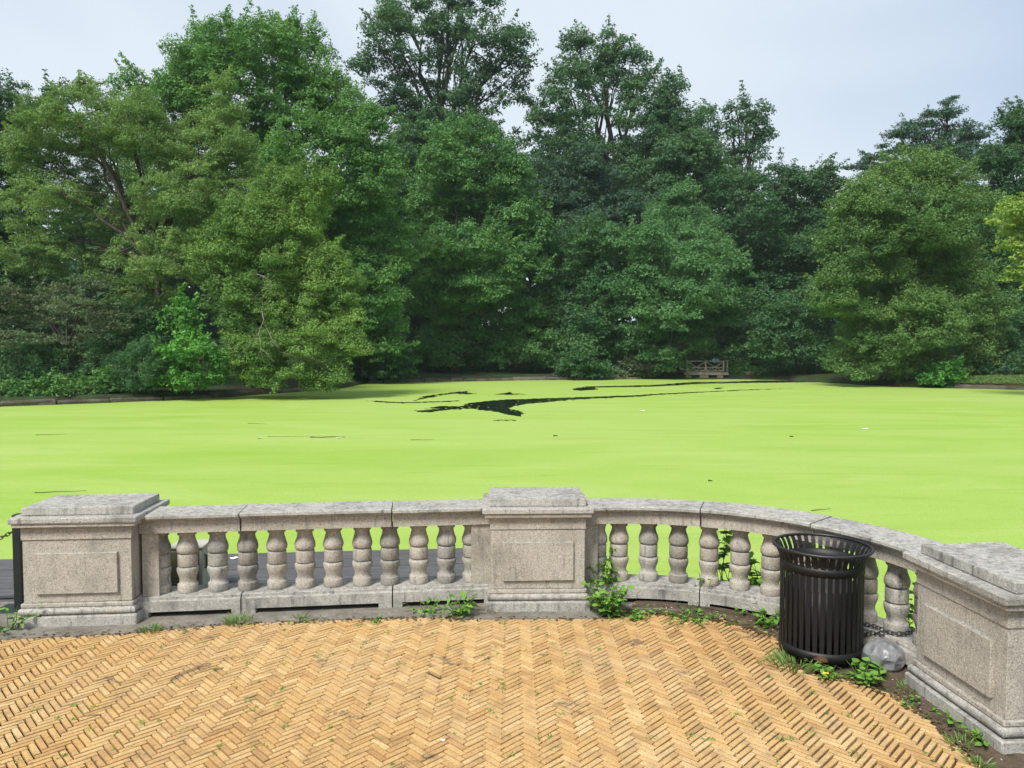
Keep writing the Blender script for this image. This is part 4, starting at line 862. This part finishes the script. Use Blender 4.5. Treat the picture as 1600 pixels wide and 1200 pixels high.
# ------------------------------------------------------------------ person leaning on the jetty rail
def person():
    px = jx(1118.5); root = tag(empty('person', (jo.x + px, JY + .62, DZ - .5 + .0)), 'person in a blue shirt leaning on the jetty rail with hands raised to the face', 'person')
    # joints, local: -y towards the water
    J = {'pel': (0, 0, .90), 'chest': (0, -.18, 1.16), 'neck': (0, -.30, 1.32), 'head0': (0, -.35, 1.38), 'head1': (0, -.39, 1.50),
         'hipL': (-.10, .0, .86), 'knL': (-.11, -.05, .47), 'anL': (-.11, .04, .08), 'toL': (-.12, -.12, .03), 'hipR': (.10, .0, .86), 'knR': (.12, -.02, .47), 'anR': (.12, .06, .08), 'toR': (.13, -.10, .03),
         'shL': (-.18, -.22, 1.24), 'elL': (-.30, -.44, 1.10), 'wrL': (-.12, -.50, 1.30), 'haL': (-.07, -.49, 1.38), 'shR': (.18, -.22, 1.24), 'elR': (.30, -.44, 1.10), 'wrR': (.12, -.50, 1.30), 'haR': (.07, -.49, 1.38)}
    rad = {'pel': .145, 'chest': .16, 'neck': .055, 'head0': .075, 'head1': .095, 'hipL': .095, 'knL': .06, 'anL': .042, 'toL': .04, 'shL': .07, 'elL': .05, 'wrL': .034, 'haL': .036}
    E_ = [('pel', 'chest'), ('chest', 'neck'), ('neck', 'head0'), ('head0', 'head1')]
    for s in 'LR': E_ += [('pel', 'hip' + s), ('hip' + s, 'kn' + s), ('kn' + s, 'an' + s), ('an' + s, 'to' + s), ('chest', 'sh' + s), ('sh' + s, 'el' + s), ('el' + s, 'wr' + s), ('wr' + s, 'ha' + s)]
    def skin(name, mats, edges, grow):
        ks = sorted({k for e in edges for k in e}, key=list(J).index); me = bpy.data.meshes.new(name); me.from_pydata([J[k] for k in ks], [(ks.index(a_), ks.index(b_)) for a_, b_ in edges], [])
        o = bpy.data.objects.new(name, me); COL.objects.link(o); o.parent = root
        md = o.modifiers.new('skin', 'SKIN'); o.modifiers.new('sub', 'SUBSURF').levels = 2
        for v, k in zip(me.skin_vertices[0].data, ks):
            r_ = rad.get(k, rad.get(k[:-1] + 'L', .05)) + grow; v.radius = (r_, r_)
        me.skin_vertices[0].data[0].use_root = True
        me.materials.append(mats); return o
    body = skin('body', M['skin'], E_, 0.0)
    skin('shirt', M['blueshirt'], [e for e in E_ if e in (('pel', 'chest'), ('chest', 'shL'), ('chest', 'shR'), ('shL', 'elL'), ('shR', 'elR'), ('elL', 'wrL'), ('elR', 'wrR'))], .05)
    skin('trousers', M['trouser'], [e for e in E_ if e[0][:3] in ('pel', 'hip') and e[1] != 'chest' or e in (('knL', 'anL'), ('knR', 'anR'))], .035)
    b = MB(); b.lathe([(-.09, .02), (-.06, .085), (0, .108), (.05, .10), (.09, .06), (.105, .01)], (0, -.375, 1.485), 14); b.build('hair', M['hair'], root)
person()

# ------------------------------------------------------------------ weeds
def weed(p, label, h=.2, spread=.15, n=9, leaf=.06, kind='leafy', seed=0, group='weeds along the balustrade', mat='weed', name='weed_plant'):
    rng = np.random.default_rng(seed + 900); p = Vector(p); root = tag(empty(name, p), label, 'weed', group)
    VV, FF, TT, st = [], [], [], MB(); o_ = 0
    def leaf_face(c, d, nrm, l, wd, tone, segs=3):
        nonlocal o_
        d = d.normalized(); s_ = d.cross(nrm); s_ = s_.normalized() if s_.length > 1e-4 else Vector((1, 0, 0)); prof = (0.08, .5, .42, .03) if segs == 3 else (.3, .04)
        pts = []
        for i, wq in enumerate(prof):
            t = i / (len(prof) - 1); cc = c + d * l * t - Vector((0, 0, 1)) * (l * .35 * t * t); mid = nrm * (-wd * .15)
            pts += [cc - s_ * wd * wq, cc + mid * (1 if 0 < i < len(prof) - 1 else 0), cc + s_ * wd * wq]
        for i in range(len(prof) - 1):
            FF.append((o_ + 3 * i, o_ + 3 * i + 1, o_ + 3 * i + 4, o_ + 3 * i + 3)); FF.append((o_ + 3 * i + 1, o_ + 3 * i + 2, o_ + 3 * i + 5, o_ + 3 * i + 4)); TT.extend([tone, tone + .05])
        VV.extend(tuple(q) for q in pts); o_ += len(pts)
    if kind == 'grass':
        for _ in range(n * 7):
            a_ = rng.uniform(0, 6.283); r_ = rng.random() ** .5 * spread * .5; c = Vector((math.cos(a_) * r_, math.sin(a_) * r_, 0)); d = Vector((math.cos(a_) * rng.uniform(.1, .8), math.sin(a_) * rng.uniform(.1, .8), rng.uniform(.6, 1.1)))
            leaf_face(c, d, Vector((rng.normal(), rng.normal(), .3)).normalized(), h * rng.uniform(.5, 1.1), leaf * .10, rng.uniform(.2, .9))
    else:
        for _ in range(n):
            a_ = rng.uniform(0, 6.283); base = Vector((math.cos(a_), math.sin(a_), 0)) * spread * .25 * rng.random(); hh = h * rng.uniform(.45, 1.05)
            tip = base + Vector((math.cos(a_) * spread * rng.uniform(.3, 1.0), math.sin(a_) * spread * rng.uniform(.3, 1.0), hh)); path = bent(base, tip, rng, 5, .15); st.tube(path, [.004 * (1 - .12 * i) for i in range(6)], 5, cap=False)
            for q in range(max(3, int(hh / leaf * 2.4))):
                t = rng.uniform(.2, 1.0); c = path[min(5, int(t * 5.5))]; b_ = rng.uniform(0, 6.283); d = Vector((math.cos(b_), math.sin(b_), rng.uniform(-.1, .6))); nrm = (Vector((0, 0, 1)) + Vector(rng.normal(size=3)) * .35).normalized()
                leaf_face(c, d, nrm, leaf * rng.uniform(.6, 1.25), leaf * rng.uniform(.5, .85) * (1 if kind == 'leafy' else .5), float(np.clip(rng.normal(.5, .22), 0, .95)))
    me = bpy.data.meshes.new('leaves'); me.from_pydata(VV, [], FF); me.attributes.new('tone', 'FLOAT', 'FACE').data.foreach_set('value', np.array(TT, np.float32)); me.polygons.foreach_set('use_smooth', [True] * len(FF)); me.update()
    obj('leaves', me, LM[mat if kind != 'grass' else 'grassy'], root)
    if st.v: st.build('stems', LM['grassy'], root)
    return root
def gp_(x, y, z=0.0): return on_z(x, y, z)
W = [((715, 962), 'broad dandelion-like weed left of the middle pedestal', .20, .20, 16, .085, 'narrow'), ((590, 972), 'tiny weed at the brick edge below the straight balustrade joint', .05, .08, 5, .03, 'leafy'),
     ((375, 974), 'grass tuft under the first joint of the straight balustrade', .13, .20, 12, .08, 'grass'), ((237, 986), 'short grass clump at the foot of the dock-side pedestal', .08, .14, 13, .07, 'grass'),
     ((14, 985), 'leafy weed at the picture edge beside the dock-side pedestal', .20, .22, 14, .08, 'narrow'), ((470, 972), 'scattered low weed at the brick edge mid straight balustrade', .05, .16, 7, .032, 'leafy'),
     ((665, 960), 'low weed left of the dandelion-like weed', .10, .16, 9, .04, 'leafy'), ((770, 957), 'small grass tuft at the foot of the middle pedestal', .08, .10, 5, .05, 'grass'),
     ((950, 962), 'largest bushy weed spilling from behind the middle pedestal', .28, .20, 34, .058, 'leafy'), ((938, 940), 'tall ferny weed growing up the middle pedestal side', .50, .15, 22, .07, 'narrow'), ((985, 965), 'low trailing weed right of the largest bushy weed', .08, .18, 14, .04, 'leafy'),
     ((1078, 966), 'creeping weed mat below the curved balustrade', .06, .30, 26, .035, 'leafy'), ((1100, 948), 'lanky weed climbing the first joint of the curved balustrade', .30, .08, 6, .04, 'leafy'), ((1195, 978), 'leafy weed near the trash can on the soil strip', .15, .16, 13, .055, 'leafy'), ((1160, 962), 'thin young weed on the soil strip', .10, .08, 5, .035, 'leafy'),
     ((1240, 1042), 'long grass clump at the front of the trash can', .17, .30, 20, .10, 'grass'), ((1352, 1063), 'round-leaved weed in front of the trash can and bag', .13, .20, 18, .065, 'leafy'), ((1300, 1058), 'mixed low weed under the rust patch of the trash can', .08, .20, 20, .042, 'leafy'),
     ((1418, 1078), 'grass tuft between the bag and the angled pedestal', .08, .12, 8, .06, 'grass'), ((1497, 1138), 'small green weed halfway along the angled pedestal', .09, .12, 9, .045, 'leafy'), ((1535, 1165), 'leafy weed against the plinth of the angled pedestal', .14, .10, 7, .05, 'leafy'), ((1500, 1165), 'ferny weed on the soil beside the bricks', .10, .14, 9, .06, 'grass'), ((1530, 1197), 'weed tuft at the bottom edge beside the angled pedestal', .08, .1, 8, .06, 'grass'),
     ((1475, 1115), 'tiny weed close to the angled pedestal plinth', .05, .08, 5, .03, 'leafy'), ((1410, 1100), 'tiny weed on the dark soil beside the brick corner', .05, .10, 6, .03, 'leafy')]
for k, ((x, y), lb_, h, sp_, n, lf, kd_) in enumerate(W): weed(gp_(x, y), lb_, h, sp_, n, lf, kd_, k)
# vines on the water side of the curved balustrade
for k, (ang, rr2, z, h, sp_, n, lf, lb_) in enumerate([(24.5, .34, -.05, .86, .10, 7, .075, 'tall vine behind the curved balustrade left of the trash can'), (33.5, .30, -.05, .50, .18, 16, .10, 'broad-leaved vine behind the curved balustrade close to the trash can'), (41.5, .30, -.05, .50, .16, 12, .10, 'broad-leaved vine half hidden by the trash can'),
                                                  (64.5, .30, 0, .45, .10, 9, .065, 'vine sprig behind the chained baluster'), (-4.6, .22, 0, .55, .06, 5, .05, 'thin climbing sprig beside the middle pedestal')]):
    p = arc(R(ang), ARC_R + rr2); weed((p[0], p[1], z), lb_, h, sp_, n, lf, 'leafy', 70 + k, 'vines behind the curved balustrade', name='vine')
# tiny weeds rooted in the brick joints: nobody could count them
rng = np.random.default_rng(31); n = 210; bx_ = rng.uniform(-4.2, 2.4, n); by_ = rng.uniform(3.3, 6.0, n); bp = np.c_[bx_, by_]; bp = bp[inside(bp, np.array(brick_poly))]
ed = np.array([(x + rng.normal() * .03, y + rng.normal() * .03) for x, y in zip(np.interp(np.linspace(0, 1, 160), np.linspace(0, 1, len(brick_poly) - 4), [p[0] for p in brick_poly[:-4]]), np.interp(np.linspace(0, 1, 160), np.linspace(0, 1, len(brick_poly) - 4), [p[1] for p in brick_poly[:-4]])) if x > -4.5])
C = np.r_[np.c_[bp, np.zeros(len(bp))], np.c_[ed, np.zeros(len(ed))]]
V, F, tn = leaves_np(rng, C, rng.uniform(.012, .045, len(C)), rng.integers(6, 22, len(C)), .017, .5, 0, .42, .4, .6, np.clip(rng.normal(.45, .2, len(C)), 0, 1)); V[:, 2] = np.maximum(V[:, 2], .001)
tag(obj('joint_weeds', mesh_np('joint_weeds', V, F, tn), LM['weed'], None), 'tiny weeds rooted in the joints of the brick paving', 'weeds', kind='stuff')
# leaf litter and grit on the soil
rng = np.random.default_rng(32); n = 420; t = rng.random(n); ii = np.minimum((t * (len(sp) - 1)).astype(int), len(sp) - 2); ff = (t * (len(sp) - 1) - ii)[:, None]
pa = np.array(sp)[ii] * (1 - ff) + np.array(sp)[ii + 1] * ff; pb = np.array(outer)[ii] * (1 - ff) + np.array(outer)[ii + 1] * ff; u = rng.random((n, 1)); C = np.c_[pa * (1 - u) + pb * u, np.full(n, .016)]
V, F, tn = leaves_np(rng, C, np.full(n, .004), np.full(n, 1), .016, .3, 0, .6, 2.0, .3, rng.random(n))
ne = 900; te = rng.random(ne) * (len(brick_poly) - 5); ie = te.astype(int); fe = (te - ie)[:, None]; bpA = np.array(brick_poly)
ce2 = bpA[ie] * (1 - fe) + bpA[ie + 1] * fe + rng.normal(0, .028, (ne, 2)) + np.array([0, -.06]); ce2 = ce2[ce2[:, 0] > -4.6]
V2, F2, tn2 = leaves_np(rng, np.c_[ce2, np.full(len(ce2), .0085)], np.full(len(ce2), .012), np.full(len(ce2), 4), .017, .12, 0, .8, 4.0, .2, rng.random(len(ce2)) * .35)
V2[:, 2] = np.maximum(V2[:, 2], .0075); F = np.r_[F, F2 + len(V)]; V = np.r_[V, V2]; tn = np.r_[tn, tn2]
t_ = NT('litter'); t_.principled(t_.ramp(t_.n('ShaderNodeAttribute', attribute_name='tone').outputs['Fac'], [(0, (.05, .035, .02)), (.6, (.20, .14, .08)), (.9, (.45, .40, .32)), (1, (.6, .56, .48))]), .9)
tag(obj('leaf_litter', mesh_np('leaf_litter', V, F, tn), t_.m), 'dry leaf litter and grit on the soil strip', 'litter', kind='stuff')

# ------------------------------------------------------------------ things floating on the duckweed
def floating(px, py, L, ang, label, mat='twig', r=.008, k=0):
    p = on_z(px, py, WATER + .012); rng = np.random.default_rng(k + 5); b = MB(); d = Vector((math.cos(ang), math.sin(ang), 0)) * L / 2
    b.tube(bent(-d, d, rng, 6, .10), [r * (1 - .1 * i) for i in range(7)], 5); o = b.build('floating_twig', M[mat]); o.location = p; tag(o, label, 'twig', 'twigs floating on the duckweed')
floating(80, 679, .9, .3, 'dark twig floating on the duckweed far towards the near bank', k=1); floating(95, 768, .9, .25, 'thin twig floating just beyond the dock-side pedestal', r=.008, k=2); floating(402, 662, .9, -.4, 'short twig floating alone before the leaning tree', k=3)
floating(512, 683, 1.1, .05, 'largest floating stick out on the duckweed', r=.018, k=4); floating(660, 687, .7, .1, 'short twig floating below the dark open water', k=5); floating(1283, 796, .42, .35, 'twig floating beyond the trash can', r=.007, k=6); floating(455, 682, 1.5, .02, 'long thin twig floating left of the largest stick', r=.006, k=7)
floating(1110, 751, .08, 0, 'dark speck of wood floating beyond the curved balustrade', r=.02, k=8); floating(1237, 682, .12, 0, 'tiny dark chip floating far beyond the curved balustrade', r=.03, k=9); floating(868, 681, .14, 0, 'tiny dark chip floating far beyond the middle pedestal', r=.03, k=10)
def scrap(p, r, label, mat, seed, name='paper_scrap'):
    rg = np.random.default_rng(seed); b = MB(); n = 9
    ring = [(r * math.cos(6.283 * i / n) * rg.uniform(.7, 1.2), r * .6 * math.sin(6.283 * i / n) * rg.uniform(.7, 1.2), rg.uniform(0, r * .25)) for i in range(n)]
    b.add([(0, 0, r * .2)] + ring + [(0, 0, 0)] + [(x, y, z - .003) for x, y, z in ring], [(0, 1 + i, 1 + (i + 1) % n) for i in range(n)] + [(n + 1, n + 2 + (i + 1) % n, n + 2 + i) for i in range(n)] + [(1 + i, n + 2 + i, n + 2 + (i + 1) % n, 1 + (i + 1) % n) for i in range(n)])
    o = b.build(name, M[mat]); o.location = p; tag(o, label, 'scrap')
scrap(on_z(405, 685, WATER + .01), .10, 'pale scrap floating left of the largest stick', 'white', 1); scrap(on_z(530, 684, WATER + .01), .10, 'pale scrap floating at the end of the largest stick', 'white', 2)
scrap(on_z(1352, 670, WATER + .01), .12, 'single white scrap floating far out before the olive round tree', 'white', 3); scrap(on_z(1003, 642, WATER + .01), .14, 'white scrap floating right of the dark open water', 'white', 4)
scrap(on_z(692, 1156, .004), .014, 'small white scrap lying on the bricks', 'white', 5); scrap(gp_(1290, 1052, .05), .022, 'yellow leaf among the weeds below the trash can', 'yellowpetal', 6, 'fallen_leaf')
scrap(on_z(366, 872, -.096), .05, 'small white scrap lying on the dock', 'white', 7)

# ------------------------------------------------------------------ humid summer air
b = MB(); b.box((0, 85, 31.5), (880, 800, 69), 0); hz = b.build('haze', None); hm = bpy.data.materials.new('haze'); hm.use_nodes = True; hn = hm.node_tree; hn.nodes.clear()
ho = hn.nodes.new('ShaderNodeOutputMaterial'); pv = hn.nodes.new('ShaderNodeVolumePrincipled'); pv.inputs['Color'].default_value = (.74, .90, .98, 1); pv.inputs['Density'].default_value = .0002; pv.inputs['Anisotropy'].default_value = .0
hn.links.new(pv.outputs[0], ho.inputs['Volume']); hz.data.materials.append(hm); tag(hz, 'thin bluish summer haze over the pond', 'haze', kind='stuff')
print('LEAVES', LEAFTOTAL[0])
